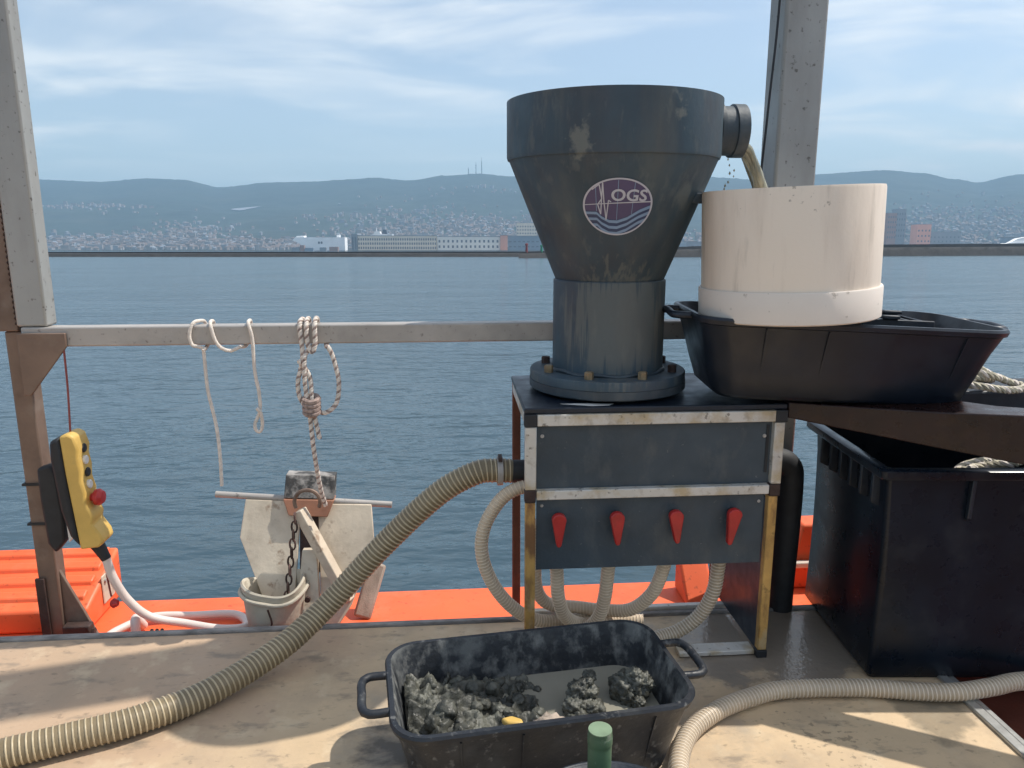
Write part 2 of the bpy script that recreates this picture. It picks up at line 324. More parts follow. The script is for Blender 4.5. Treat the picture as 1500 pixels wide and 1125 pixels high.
# ------------------------------------------------------------------ steel gantry frame
g = thing('gantry_frame', (-1.61, 2.97, -.099), 'weathered steel gantry frame with two tall posts and a cross rail at the hull edge', 'gantry')
part('post', MB().box(-1.634, -1.562, 2.93, 3.00, -.099, 1.152), 'rusty', g, .006, label='brown stained lower post')
part('post', MB().box(-1.575, -1.468, 2.905, 2.985, 1.172, 6.2), 'steelpost', g, .008, label='grey box section post rising over the rail end')
part('side_strip', MB().box(-1.655, -1.578, 2.92, 2.985, 1.154, 6.2), 'rusty', g, .004)
part('post', MB().box(1.225, 1.388, 2.92, 3.075, -.099, 6.2), 'steelpost', g, .012, label='grey box section post behind the cream drum')
part('top_beam', MB().box(-1.66, 1.388, 2.91, 3.07, 6.201, 6.4), 'steelpost', g, .01)
part('added_shadow_tube', MB().tube([(1.305, 3.15, 2.75), (1.305, 3.15, 6.2)], .068, 20), 'steelpost', g)  # added tube above the view, widens the post's cast shadow on the deck
part('rail', MB().box(-1.560, 1.223, 2.9, 2.968, 1.098, 1.170), 'steel', g, .006)
part('gusset', MB().prism([(-1.57, 1.150), (-1.40, 1.150), (-1.40, 1.10), (-1.545, .92), (-1.57, .92)], 'y', 2.886, 2.898), 'rusty', g, .003)
part('foot_gusset', MB().prism([(-1.563, -.098), (-1.563, .20), (-1.44, -.098)], 'y', 2.95, 2.966), 'rusty', g, .003)
br = part('foot_bracket', MB().box(-1.555, -1.45, 2.90, 2.945, -.098, -.02), 'rustdark', g, .006)
part('bolt', MB().lathe([(0, 0), (.012, 0), (.012, .012), (0, .012)], (-1.449, 2.92, -.05), 6, axis='x', smooth=False), 'rustdark', br)
part('guide_strip', MB().box(-1.640, -1.605, 2.915, 2.928, -.09, .18), 'rustdark', g, .003)
wl = MB().helix(spline([(-1.5765, 2.912, 1.18), (-1.5765, 2.912, 1.62)]), .003, .003, .02, 8, 4); part('weld_seam', wl, 'rustdark', g)
ln = solo('halyard', MB().tube(spline([(1.21, 2.94, 3.4), (1.205, 2.93, 2.4), (1.175, 2.90, 1.95), (1.15, 2.88, 1.55), (1.16, 2.88, 1.17)]), .0045, 6), 'blackmatte', 'thin dark line running down beside the tall grey post', 'line')

# ------------------------------------------------------------------ pendant remote, its holder and cable
h = thing('pendant_holder', (-1.515, 2.90, .30), 'black bracket with a white strip tied to the brown post', 'holder')
part('back', MB().prism([(-1.560, .64), (-1.510, .655), (-1.492, .62), (-1.485, .45), (-1.490, .345), (-1.53, .30), (-1.555, .34), (-1.562, .52)], 'y', 2.88, 2.928), 'blackmatte', h, .01)
part('white_strip', MB().prism([(-1.484, .60), (-1.468, .60), (-1.452, .37), (-1.478, .34)], 'y', 2.885, 2.91), 'white', h, .004)
for zz in (.56, .40):
    t = MB()
    t.box(-1.642, -1.562, 2.922, 2.9285, zz, zz+.009); t.box(-1.642, -1.635, 2.9285, 3.005, zz, zz+.009)
    part('zip_tie', t, 'blackmatte', h)
pd = thing('pendant_remote', (-1.40, 2.86, .34), 'yellow and black hoist pendant remote hanging on a red cord', 'remote control')
part('back_shell', MB().prism([(-1.462, .765), (-1.425, .782), (-1.418, .62), (-1.405, .42), (-1.398, .352), (-1.43, .40), (-1.452, .50), (-1.466, .70)], 'y', 2.80, 2.90), 'blackmatte', pd, .012)
front = [(-1.424, .785), (-1.395, .793), (-1.374, .782), (-1.362, .735), (-1.368, .70), (-1.362, .655), (-1.366, .61), (-1.356, .565), (-1.360, .525), (-1.348, .50), (-1.338, .47), (-1.345, .445), (-1.318, .40), (-1.312, .372), (-1.330, .352), (-1.397, .346), (-1.408, .50), (-1.418, .64)]
part('front_shell', MB().prism(front, 'y', 2.80, 2.90), 'yellow', pd, .008)
for k, zz in enumerate((.728, .682, .635, .587)):
    part('button', MB().lathe([(0, 0), (.017, 0), (.017, .009), (.014, .012), (0, .012)], (-1.371+.002*k, 2.85, zz), 14, axis='x'), 'white' if k % 2 else 'blackmatte', pd)
eb = part('stop_button', MB().lathe([(0, 0), (.014, 0), (.014, .018), (.03, .02), (.032, .034), (.022, .048), (0, .052)], (-1.362, 2.85, .535), 20, axis='x'), 'red', pd)
part('strain_relief', MB().tube([(-1.36, 2.85, .35), (-1.345, 2.85, .32), (-1.33, 2.85, .285)], lambda t: .026-.008*t, 12), 'blackmatte', pd)
part('hanging_cord', MB().tube(spline([(-1.413, 2.893, 1.10), (-1.41, 2.88, .95), (-1.405, 2.85, .79)]), .004, 6), 'cordred', pd)
tl = part('tail_cord', MB().tube(spline([(-1.345, 2.86, .31), (-1.342, 2.865, .2), (-1.338, 2.87, .12)]), .004, 6), 'cordred', pd)
part('snap_hook', MB().lathe([(0, 0), (.012, .003), (.02, .014), (.012, .03), (0, .034)], (-1.345, 2.87, .09), 12, axis='x'), 'red', tl)
cab = spline([(-1.332, 2.85, .29), (-1.318, 2.86, .2), (-1.285, 2.89, .09), (-1.22, 2.92, .0), (-1.10, 2.95, -.05), (-.95, 2.93, -.07), (-.86, 2.96, -.078), (-.93, 3.06, -.078), (-1.10, 3.06, -.075), (-1.27, 3.05, -.07), (-1.37, 2.97, -.078), (-1.40, 2.89, -.078)])
solo('control_cable', MB().tube(cab, .0165, 12), 'cablew', 'pinkish white cable trailing from the yellow remote and coiled by the post foot', 'cable')
solo('cable_end', MB().tube(spline([(-1.285, 3.0, -.08), (-1.285, 2.95, -.03), (-1.28, 2.92, -.01), (-1.275, 2.90, -.08)]), .018, 12), 'cablew', 'short white cable loop inside the coiled control cable', 'cable')
solo('shackle_cluster', MB().helix([(-1.24, 2.93, -.078), (-1.17, 2.93, -.078)], .012, .007, .02, 10, 6), 'rustdark', 'dark rusty shackle lying inside the white cable coil', 'shackle')

# ------------------------------------------------------------------ ropes on the rail
def rope(pts, r=.009, step=.012, pitch=.035):
    p = spline(pts, step); m = MB()
    for k in range(3): m.helix(p, r*.5, r*.58, pitch, 9, 6, mi=k, phase=2*math.pi*k/3)
    return m
YF, YB = 2.886, 2.983        # in front of and behind the rail
solo('thin_rope', rope([(-.885, 2.87, .56), (-.884, 2.875, .69), (-.893, YF, .80), (-.912, YF, .93), (-.915, YF, 1.05), (-.918, YF-.004, 1.092), (-.952, YF-.004, 1.10), (-.962, YF, 1.14), (-.950, 2.893, 1.178), (-.94, 2.935, 1.184), (-.93, YB, 1.17), (-.925, YB, 1.10), (-.918, 2.93, 1.086), (-.91, YF-.014, 1.084)], .0065, pitch=.022),
     ['rope', 'rope', 'rope'], 'thin white rope looped on the rail with one long frayed end hanging', 'rope')
solo('thin_rope', rope([(-.90, YB, 1.11), (-.90, YB, 1.17), (-.895, 2.935, 1.182), (-.885, 2.892, 1.172), (-.872, YF, 1.12), (-.85, YF, 1.088), (-.816, YF, 1.078), (-.785, YF, 1.092), (-.775, 2.93, 1.088), (-.775, YB, 1.10)], .0065, pitch=.022),
     ['rope', 'rope', 'rope'], 'thin white rope making a short sagging turn under the rail', 'rope')
solo('thin_rope', rope([(-.765, YB, 1.10), (-.762, YB, 1.17), (-.757, 2.935, 1.182), (-.748, 2.892, 1.172), (-.737, YF, 1.12), (-.736, YF, 1.0), (-.726, YF, .92), (-.727, YF, .85), (-.748, YF, .80), (-.748, YF, .775), (-.733, YF, .765), (-.722, YF, .79), (-.722, YF-.01, .84), (-.735, YF-.014, .86)], .0065, pitch=.022),
     ['rope', 'rope', 'rope'], 'thin white rope hanging from the rail and ending in a small knotted loop', 'rope')
r4 = rope([(-.555, YB, 1.10), (-.56, YB, 1.17), (-.562, 2.93, 1.186), (-.562, 2.885, 1.165), (-.556, 2.878, 1.05), (-.578, 2.876, .96), (-.574, 2.874, .90), (-.555, 2.872, .868), (-.53, 2.868, .855), (-.483, 2.872, .838), (-.440, 2.878, .875), (-.428, 2.88, .96), (-.446, 2.885, 1.05), (-.463, 2.888, 1.088), (-.475, 2.93, 1.084), (-.48, YB, 1.10)], .0088, pitch=.03)
q = rope([(-.545, YB, 1.10), (-.543, YB, 1.172), (-.54, 2.93, 1.188), (-.538, 2.884, 1.168), (-.535, 2.878, 1.10), (-.52, 2.874, 1.07), (-.508, 2.876, 1.10), (-.507, 2.884, 1.172), (-.508, 2.93, 1.19), (-.512, YB, 1.17), (-.515, YB, 1.10), (-.525, 2.93, 1.084), (-.545, 2.868, 1.06), (-.55, 2.862, .98), (-.545, 2.862, .88), (-.538, 2.862, .82), (-.533, 2.87, .70), (-.530, 2.91, .58), (-.528, 2.95, .50), (-.522, 3.0, .42)], .0088, pitch=.03)
q2 = rope([(-.57, 2.872, 1.04), (-.533, 2.868, .98), (-.528, 2.862, .90), (-.52, 2.862, .82), (-.508, 2.866, .74)], .0088, pitch=.03)
kn = MB()
for k in range(4): kn.tube(spline([(-.53+.026*math.cos(a), 2.862+.026*math.sin(a), .895-.016*k+.008*math.sin(a)) for a in [i*math.pi/4 for i in range(9)]]), .0105, 7)
hr = thing('heavy_rope', (-.53, 2.9, .42), 'thicker flecked rope knotted on the rail and running down to the anchor', 'rope')
for nm, m in (('loop', r4), ('standing_line', q), ('tail', q2)): part(nm, m, ['rope', 'ropefleck', 'rope'], hr)
part('knot', kn, 'ropefleck', hr)

# ------------------------------------------------------------------ anchor, canvas bucket, timber
an = thing('anchor', (-.62, 3.08, -.099), 'galvanised plate anchor with a long stock propped on the orange side deck', 'anchor')
def tilt(mb):                      # lean the flukes back: top away from the deck
    for v in mb.v: v.y += (v.z-.15)*.45
    return mb
part('fluke', tilt(MB().prism([(-.875, .405), (-.892, .263), (-.80, .06), (-.72, -.085), (-.665, -.085), (-.645, .39)], 'y', 3.02, 3.034)), 'anchor', an, .003)
part('fluke', tilt(MB().prism([(-.352, .372), (-.338, .215), (-.43, .0), (-.49, -.085), (-.55, -.085), (-.575, .38)], 'y', 3.02, 3.034)), 'anchor', an, .003)
part('crown_plate', tilt(MB().prism([(-.706, .505), (-.502, .495), (-.505, .405), (-.712, .415)], 'y', 2.99, 3.05)), 'anchordark', an, .004)
part('crown_base', tilt(MB().prism([(-.714, .412), (-.503, .403), (-.53, .34), (-.69, .35)], 'y', 2.985, 3.055)), 'anchorred', an, .004)
part('crown_body', tilt(MB().prism([(-.652, .36), (-.568, .355), (-.56, .12), (-.645, .12)], 'y', 3.03, 3.06)), 'rustdark', an, .004)
part('stock', MB().tube([(-1.0, 3.155, .425), (-.267, 3.135, .364)], .0135, 12), 'steel', an)
sh = part('shank', MB().bar((-.632, 3.02, .395), (-.44, 2.955, .02), .05, .04, up=(1, -.3, .5)), 'anchor', an, .004)
part('hinge_plate', tilt(MB().prism([(-.63, .22), (-.57, .22), (-.545, -.09), (-.65, -.09)], 'y', 2.985, 3.015)), 'anchor', an, .004)
for xx, zz in ((-.60, .05), (-.575, -.01)):
    part('bolt', MB().lathe([(0, 0), (.012, 0), (.012, -.012), (0, -.014)], (xx, 2.925, zz), 8, axis='y', smooth=False), 'rustdark', an)
part('ring', MB().tube([(-.60+.052*math.cos(a), 3.03, .425+.052*math.sin(a)) for a in [math.pi*1.15-i*math.pi*1.3/16 for i in range(17)]], .008, 8), 'rusty', an)
ch = thing('chain', (-.66, 3.0, .05), 'short dark chain hanging from the anchor ring', 'chain')
for k in range(10):
    c = Vector((-.645-.004*k, 2.995-.008*k, .37-.034*k)); m = MB(); pts = []
    for i in range(13):
        a = 2*math.pi*i/12; x, zz = .011*math.cos(a), .024*math.sin(a)
        pts.append(c+(Vector((x, 0, zz)) if k % 2 else Vector((0, x, zz))))
    m.tube(pts, .0042, 6, cap=False); part('link', m, 'rustdark' if k % 3 else 'ropedark', ch)
cb = thing('canvas_bucket', (-.735, 2.945, -.099), 'soft dirty canvas bucket with folded rim in front of the anchor', 'bucket')
def wob(a, z): return 1+.07*math.sin(2*a+1)+.05*math.sin(3*a+z*14)+.03*math.sin(5*a-z*30)
m = MB().lathe([(0, 0), (.09, 0), (.102, .02), (.108, .09), (.112, .17), (.116, .20), (.118, .216), (.112, .222), (.104, .214), (.10, .17), (.095, .04), (0, .03)], (0, 0, 0), 40, fn=wob)
for v in m.v:
    if v.z > .12: v.z += .02*math.sin(math.atan2(v.y, v.x)*2+.8)
part('body', m, 'canvas', cb, local=True)
part('rim_fold', MB().tube([( .122*wob(a, .2)*math.cos(a), .122*wob(a, .2)*math.sin(a), .185+.02*math.sin(a*2+.8)) for a in [2*math.pi*i/40 for i in range(41)]], .008, 8, cap=False), 'canvas', cb, local=True)
part('draw_cord', MB().tube(spline([(.0, -.122, .16), (.012, -.123, .10), (-.01, -.122, .05), (.02, -.115, .015)]), .004, 6), 'rustdark', cb, local=True)
solo('timber', MB().bar((-.40, 3.02, -.095), (-.335, 3.13, .10), .075, .028, up=(0, -1, .4)), 'wood', 'weathered wooden board end leaning on the orange side deck beside the anchor', 'board', bev=.01)

# ------------------------------------------------------------------ control stand
st = thing('valve_stand', (.68, 2.72, 0), 'steel framed stand with grey panels and four red valve levers under the hopper', 'stand')
part('top_plate', MB().box(.233, 1.128, 2.447, 3.0, .925, .945), 'blackwet', st, .004)
part('top_rail', MB().box(.276, 1.088, 2.440, 2.468, .884, .923), 'trim', st, .003)
part('side_rail', MB().box(.236, .262, 2.470, 2.97, .884, .923), 'trim', st, .003)
part('side_rail', MB().box(1.096, 1.122, 2.470, 2.97, .884, .923), 'trim', st, .003)
for x0 in (.233, 1.086):
    part('corner_block', MB().box(x0, x0+.042, 2.438, 2.469, .882, .9245), 'blackmatte', st, .003)
part('upright', MB().box(.236, .274, 2.442, 2.470, .662, .881), 'trim', st, .003)
part('upright', MB().box(1.086, 1.122, 2.442, 2.470, .662, .881), 'trim', st, .003)
for x0 in (.235, 1.083): part('joint_block', MB().box(x0, x0+.038, 2.440, 2.471, .618, .661), 'rustdark', st, .003)
part('mid_rail', MB().box(.275, 1.082, 2.441, 2.469, .626, .659), 'trim', st, .003)
part('leg', MB().box(.238, .272, 2.443, 2.474, 0, .617), 'rustleg', st, .003, label='rust streaked front leg')
part('leg', MB().box(1.083, 1.115, 2.443, 2.474, .03, .617), 'rustleg', st, .003, label='rust streaked front leg')
part('foot', MB().box(1.080, 1.118, 2.440, 2.477, 0, .029), 'blackmatte', st, .003)
part('leg', MB().box(.236, .268, 2.962, 2.994, -.099, .924), 'rustred', st, .003)
part('leg', MB().box(1.085, 1.117, 2.962, 2.994, -.099, .924), 'rustred', st, .003)
pn = part('panel', MB().box(.277, 1.083, 2.462, 2.468, .661, .883), 'pvcdark', st)
for x, zz in ((.295, .845), (1.06, .83)):
    part('screw', MB().lathe([(0, 0), (.007, 0), (.006, -.003), (0, -.004)], (x, 2.462, zz), 10, axis='y'), 'steel', pn)
part('panel_slot', MB().box(1.066, 1.075, 2.4585, 2.4615, .70, .87), 'blackmatte', pn)
pl = part('panel', MB().box(.277, 1.072, 2.460, 2.467, .366, .624), 'pvcdark', st)
for x, zz in ((.295, .60), (1.055, .595)):
    part('screw', MB().lathe([(0, 0), (.006, 0), (.005, -.003), (0, -.004)], (x, 2.460, zz), 10, axis='y'), 'steel', pl)
part('side_panel', MB().box(1.086, 1.092, 2.478, 2.958, .02, .60), 'blackwet', st)
part('floor_rail', MB().box(.80, 1.079, 2.46, 2.52, .004, .022), 'trim', st, .003)
for k, (x, dx) in enumerate(((.350, .0), (.549, .003), (.753, .006), (.958, -.014))):
    zt = .562; pts = []
    for i in range(9): a = math.pi*i/8; pts.append((x+.0245*math.cos(a), zt+.022*math.sin(a)))
    zb = .474 if k < 3 else .462
    for i in range(5): a = math.pi+math.pi*i/4; pts.append((x+dx+(-.004)*0+.009*math.cos(a), zb+.009*math.sin(a)))
    lv = part('valve_lever', MB().prism(pts, 'y', 2.412, 2.436), 'red', st, .006)
    part('spindle', MB().lathe([(0, 0), (.013, 0), (.013, .026), (0, .026)], (x, 2.435, zt), 14, axis='y'), 'blackmatte', lv)
    part('valve_body', MB().lathe([(0, 0), (.034, 0), (.034, -.16), (0, -.16)], (x+.01, 2.54, .55), 18), 'pvcdark', lv)
part('manifold', MB().lathe([(0, .30), (.055, .30), (.055, 1.05), (0, 1.05)], (0, 2.66, .61), 20, axis='x'), 'pvcdark', st)
inl = part('inlet_stub', MB().lathe([(0, .20), (.04, .20), (.04, .305), (0, .305)], (0, 2.66, .66), 24, axis='x'), 'blackmatte', st)
part('drain_pipe', MB().tube(spline([(1.20, 2.80, .62), (1.27, 2.80, .63), (1.315, 2.80, .60), (1.325, 2.80, .53), (1.325, 2.80, .35), (1.32, 2.80, .12), (1.32, 2.80, .0)]), .05, 20), 'blackmatte', st)
# thin flat white patch on the plate
part('white_patch', MB().prism([(.36, 2.50), (.46, 2.463), (.52, 2.468), (.54, 2.49), (.45, 2.50)], 'z', .9453, .9461), 'white', st)

# ------------------------------------------------------------------ hopper
HX, HY = .566, 2.745
hp = thing('hopper', (HX, HY, .9455), 'grey plastic funnel hopper with bolted flange and round emblem on the cone', 'hopper')
def L(prof, **k): return MB().lathe(prof, (HX, HY, 0), 72, **k)
part('bowl', L([(.338, 1.752), (.364, 1.752), (.367, 1.762), (.367, 1.944), (.357, 1.944), (.355, 1.77), (.345, 1.764)]), 'pvc', hp)
part('cone', L([(.350, 1.764), (.361, 1.756), (.1955, 1.352), (.188, 1.344), (.178, 1.352), (.348, 1.764)]), 'pvc', hp)
part('neck', L([(.182, 1.344), (.194, 1.348), (.200, 1.344), (.200, 1.02), (.186, 1.02), (.186, 1.34), (.182, 1.344)]), 'pvc', hp)
part('weld_bead', MB().tube([(HX+.202*math.cos(a), HY+.202*math.sin(a), 1.027+.003*math.sin(9*a)) for a in [2*math.pi*i/72 for i in range(73)]], .007, 8, cap=False), 'pvcdark', hp)
fl = part('flange', L([(.186, 1.022), (.279, 1.022), (.282, 1.018), (.282, .990), (.186, .990)]), 'pvc', hp)
part('flange', L([(.0, .989), (.284, .989), (.284, .962), (.278, .957), (.0, .957)]), 'pvcdark', hp)
for k in range(5): 
    a = 2*math.pi*k/5+.3; part('pad', MB().box(HX+.2*math.cos(a)-.03, HX+.2*math.cos(a)+.03, HY+.2*math.sin(a)-.03, HY+.2*math.sin(a)+.03, .9456, .9568), 'blackmatte', hp)
for k in range(8):
    a = 2*math.pi*(k+.42)/8; x, y = HX+.238*math.cos(a), HY+.238*math.sin(a)
    bo = part('bolt', MB().lathe([(0, 1.022), (.016, 1.022), (.016, 1.045), (.013, 1.048), (0, 1.048)], (x, y, 0), 6, smooth=False), 'brass' if k in (4, 5, 6) else 'rustdark', fl)
part('outlet_pipe', MB().lathe([(.075, .33), (.083, .33), (.083, .415), (.090, .417), (.090, .456), (.076, .458), (.074, .33)], (HX, HY, 1.855), 40, axis='x'), 'pvcdark', hp)
part('outlet_ring', MB().lathe([(.079, .358), (.096, .358), (.096, .372), (.079, .372)], (HX, HY, 1.855), 40, axis='x'), 'pvcdark', hp)
part('drum_bracket', MB().bar((.80, 2.57, 1.622), (.90, 2.57, 1.622), .034, .034), 'pvcdark', hp, .003)
# emblem on the cone
def cr(z): return .1955+(.361-.1955)*(z-1.352)/(1.756-1.352)
TH0, Z0, EA, EB = R(-7.5), 1.592, .108, .086
def onc(a, b, off):
    z = Z0+b; th = TH0+a/cr(Z0); r = cr(z)+off
    return (HX+r*math.sin(th), HY-r*math.cos(th), z-off*.35)
def decal(name, polys_grid, m, off, parent):
    mb = MB()
    for rows in polys_grid:      # each: list of (lo, hi) pairs of (a,b)
        vs = []; fs = []
        for lo, hi in rows: vs += [onc(*lo, off), onc(*hi, off)]
        for i in range(len(rows)-1): fs.append((2*i, 2*i+2, 2*i+3, 2*i+1))
        mb.add(vs, fs)
    return part(name, mb, m, parent, fix=False)
def ell(x): return math.sqrt(max(0, 1-x*x))
def band(f0, f1, x0=-1., x1=1., n=48, k=6):
    out = []
    for j in range(k):
        row = []
        for i in range(n+1):
            x = x0+(x1-x0)*i/n; e = ell(x)*.985
            a, b = max(-e, min(e, f0(x))), max(-e, min(e, f1(x)))
            row.append(((x*EA, (a+(b-a)*j/k)*EB), (x*EA, (a+(b-a)*(j+1)/k)*EB)))
        out.append(row)
    return out
WV = [(-1.01, -.12), (-.62, -.14), (-.48, -.30), (-.25, -.44), (0, -.46), (.3, -.34), (.65, -.08), (1.01, .10)]
def wave(x):
    for (a, p), (b, q) in zip(WV, WV[1:]):
        if a <= x <= b: t = (x-a)/(b-a); return p+(q-p)*t
    return 0
lg = decal('emblem', band(lambda x: -1, lambda x: 1, k=16), 'decal_purple', .0012, hp)
decal('sea_field', band(lambda x: -1, wave, k=8), 'decal_blue', .0018, lg)
for k in range(3):
    decal('wave_stripe', band(lambda x, k=k: wave(x)-.02-.21*k-.10, lambda x, k=k: wave(x)-.02-.21*k+.012*x, k=2), 'decal_light', .0024, lg)
ring = [[]]
for i in range(73):
    a = 2*math.pi*i/72; c, s_ = math.cos(a), math.sin(a); ring[0].append(((EA*.965*c, EB*.965*s_), (EA*1.02*c, EB*1.02*s_)))
decal('emblem_ring', ring, 'decal_white', .0028, lg)
decal('horizon_line', band(lambda x: .13+.05*x, lambda x: .165+.06*x, -.98, .98, k=1), 'decal_white', .0028, lg)
for x in (-.62, -.02, .42):
    b = band(lambda q: wave(q), lambda q: ell(q)*.95, x-.008, x+.008, 2, 10); decal('grid_line', b, 'decal_light', .0024, lg)
zz = [(-.72, .62), (-.52, .8), (-.46, .3), (-.58, .1), (-.5, -.25), (-.43, .86), (-.40, .2), (-.34, -.45), (-.27, .25), (-.2, .18)]
sg = []
for (x0, y0), (x1, y1) in zip(zz, zz[1:]):
    dx, dy = x1-x0, y1-y0; ln_ = math.hypot(dx, dy); nx, ny = -dy/ln_*.016, dx/ln_*.016
    sg.append([(((x0+dx*t-nx)*EA, (y0+dy*t-ny)*EB), ((x0+dx*t+nx)*EA, (y0+dy*t+ny)*EB)) for t in (0, .5, 1)])
decal('seismic_trace', sg, 'decal_white', .0030, lg)
fc = bpy.data.curves.new('emblem_text', 'FONT'); fc.body = 'OGS'; fc.size = 1; fc.offset = .022; fc.resolution_u = 4
to = bpy.data.objects.new('emblem_text', fc); COL.objects.link(to); bpy.context.view_layer.update()
tm = to.evaluated_get(bpy.context.evaluated_depsgraph_get()).to_mesh()
tb = MB(); xs = [v.co.x for v in tm.vertices]; ys = [v.co.y for v in tm.vertices]; x0, x1, y0, y1 = min(xs), max(xs), min(ys), max(ys)
tb.add([onc((-.20+1.0*(v.co.x-x0)/(x1-x0))*EA, (.22+.42*(v.co.y-y0)/(y1-y0)-.02*(v.co.x-x0)/(x1-x0))*EB, .0034) for v in tm.vertices], [tuple(p.vertices) for p in tm.polygons])
bpy.data.objects.remove(to)
part('lettering', tb, 'decal_white', lg, fix=False, label='pale letters OGS')
# pouring water
ws = thing('water_stream', (1.12, HY, 1.40), 'silty water pouring from the hopper outlet into the cream drum', 'water')
m = MB()
rnd = random.Random(8)
for k in range(13):
    dy = -.048+.008*k; dx = rnd.uniform(-.014, .012); r = rnd.uniform(.007, .013)*(1.35-abs(dy)*9); lift = (dy/.05)**2*.012
    m.tube(spline([(.985, HY+dy, 1.788+lift), (1.028, HY+dy*.95, 1.786+lift), (1.062+dx*.5, HY+dy*.8, 1.752+lift*.6), (1.095+dx, HY+dy*.65+rnd.uniform(-.006, .006), 1.695), (1.120+dx*1.2, HY+dy*.55+rnd.uniform(-.008, .008), 1.62), (1.142+dx*1.5, HY+dy*.5, 1.50), (1.152+dx*1.8, HY+dy*.5, 1.36)]), lambda t, r=r, k=k: r*(1-.2*t)*(1+.16*math.sin(26*t+k*1.7)), 10)
part('jet', m, 'stream', ws)
rnd = random.Random(3); m = MB()
for k in range(9):
    x, y, zz, r = rnd.uniform(.96, 1.01), HY+rnd.uniform(-.03, .03), rnd.uniform(1.60, 1.76), rnd.uniform(.0025, .0045)
    m.lathe([(0, zz-r*1.6), (r, zz), (0, zz+r*1.6)], (x, y, 0), 8)
part('drips', m, 'stream', ws)['kind'] = 'stuff'

# ------------------------------------------------------------------ tubs
def rrect(L_, W_, r, z, n=8):
    out = []
    for cx, cy, a0 in ((L_/2-r, W_/2-r, 0), (-L_/2+r, W_/2-r, 90), (-L_/2+r, -W_/2+r, 180), (L_/2-r, -W_/2+r, 270)):
        for i in range(n+1): a = R(a0+90*i/n); out.append(Vector((cx+r*math.cos(a), cy+r*math.sin(a), z)))
    return out
def loft(rings, inside=0):
    m = MB(); n = len(rings[0]); vs = [v for r in rings for v in r]; fs = []
    for k in range(len(rings)-1):
        for i in range(n): j = (i+1) % n; fs.append((k*n+i, k*n+j, (k+1)*n+j, (k+1)*n+i))
    fs.append(tuple(range(n))[::-1]); fs.append(tuple((len(rings)-1)*n+i for i in range(n)))
    m.add(vs, fs, 0, True)
    if inside: m.mi = [1 if q_ >= inside*n else 0 for q_ in range(len(fs)-2)]+[0, 1]
    return m
def tub(name, loc, rot, L_, W_, H_, taper, m_, label, hand=.075, inner=None):
    t = thing(name, loc, label, 'tub', rot)
    r = .09; b = taper
    rings = [rrect(L_-2*b-.05, W_-2*b-.05, r*.7, 0), rrect(L_-2*b, W_-2*b, r*.85, .018)]
    for q in (.35, .7): rings.append(rrect(L_-2*b*(1-q), W_-2*b*(1-q), r, H_*q))
    rings += [rrect(L_-.006, W_-.006, r, H_-.026), rrect(L_+.014, W_+.014, r+.01, H_-.022), rrect(L_+.022, W_+.022, r+.012, H_-.008), rrect(L_+.014, W_+.014, r+.01, H_), rrect(L_-.012, W_-.012, r, H_), rrect(L_-.022, W_-.022, r-.005, H_-.01)]
    for q in (.7, .35): rings.append(rrect(L_-.024-2*b*(1-q), W_-.024-2*b*(1-q), r*.95, H_*q))
    rings += [rrect(L_-2*b-.024, W_-2*b-.024, r*.8, .03), rrect(L_-2*b-.08, W_-2*b-.08, r*.6, .014)]
    part('body', loft(rings, 8), [m_, inner or m_], t, local=True)
    for sgn in (-1, 1):
        e = sgn*(L_/2+.005); hw = W_*.19
        pts = spline([(e-sgn*.01, -hw, H_-.014), (e+sgn*hand*.75, -hw, H_-.014), (e+sgn*hand, -hw+.03, H_-.014), (e+sgn*hand, 0, H_-.010), (e+sgn*hand, hw-.03, H_-.014), (e+sgn*hand*.75, hw, H_-.014), (e-sgn*.01, hw, H_-.014)], .015)
        part('handle', MB().tube(pts, .0125, 10), m_, t, local=True)
    for x in (-.30, -.1, .34):
        for s2 in (-1, 1):
            y0 = s2*(W_/2-b); y1 = s2*(W_/2); 
            part('rib', MB().bar((x*L_*.95, y0+s2*.001, .03), (x*L_, y1+s2*.001, H_-.03), .004, .004), m_, t, local=True)
    return t
lt = tub('mud_tub', (.225, 2.0, .002), (0, 0, R(7)), .83, .455, .268, .055, 'muddytub', 'black mortar tub full of mud and silty water on the deck', inner='muddyinside')
# silty water and mud inside the lower tub
def in_tub(x, y, z): return Matrix.Rotation(R(7), 3, 'Z') @ Vector((x, y, z)) + Vector((.225, 2.0, .002))
m = MB(); rr_ = rrect(.745, .385, .075, .135); m.add([in_tub(*v) for v in rr_], [tuple(range(len(rr_)))]); 
solo('silty_water', m, 'mudwater', 'grey silty water standing in the mud tub', 'water', kind='stuff')
rnd = random.Random(11); m = MB()
def lump(c, r, seed, sq=.75, sub=3):
    b = bmesh.new(); bmesh.ops.create_icosphere(b, subdivisions=sub, radius=1); vs = []
    for v in b.verts:
        n_ = v.co.normalized(); d = 1+.38*noise.noise(n_*1.7+Vector((seed*7.3, 0, 0)))+.24*noise.noise(n_*4.5+Vector((0, seed*3.1, 0)))+.20*noise.noise(n_*7+Vector((0, 0, seed)))+.12*noise.noise(n_*16+Vector((seed, 0, seed)))
        vs.append(in_tub(*(Vector(c)+Vector((n_.x*r*d, n_.y*r*d, n_.z*r*d*sq)))))
    fs = [tuple(v.index for v in f.verts) for f in b.faces]; b.free(); m.add(vs, fs, 0, True)
def mudz(x, y):
    t = max(0., min(1., (x+.34)/.46)); p = Vector((x, y, 0))
    base = .205-.075*t**1.2-.02*abs(y)/.18
    ridge_ = 1-abs(noise.noise(p*17))*2
    return base+.030*ridge_*ridge_-.02+.020*noise.fractal(p*32, .95, 2.1, 4)+.016*noise.noise(p*9+Vector((4, 0, 0)))-(.12*max(0, (t-.75)/.25)**2)
nx, ny = 96, 84; vs = []; fs = []
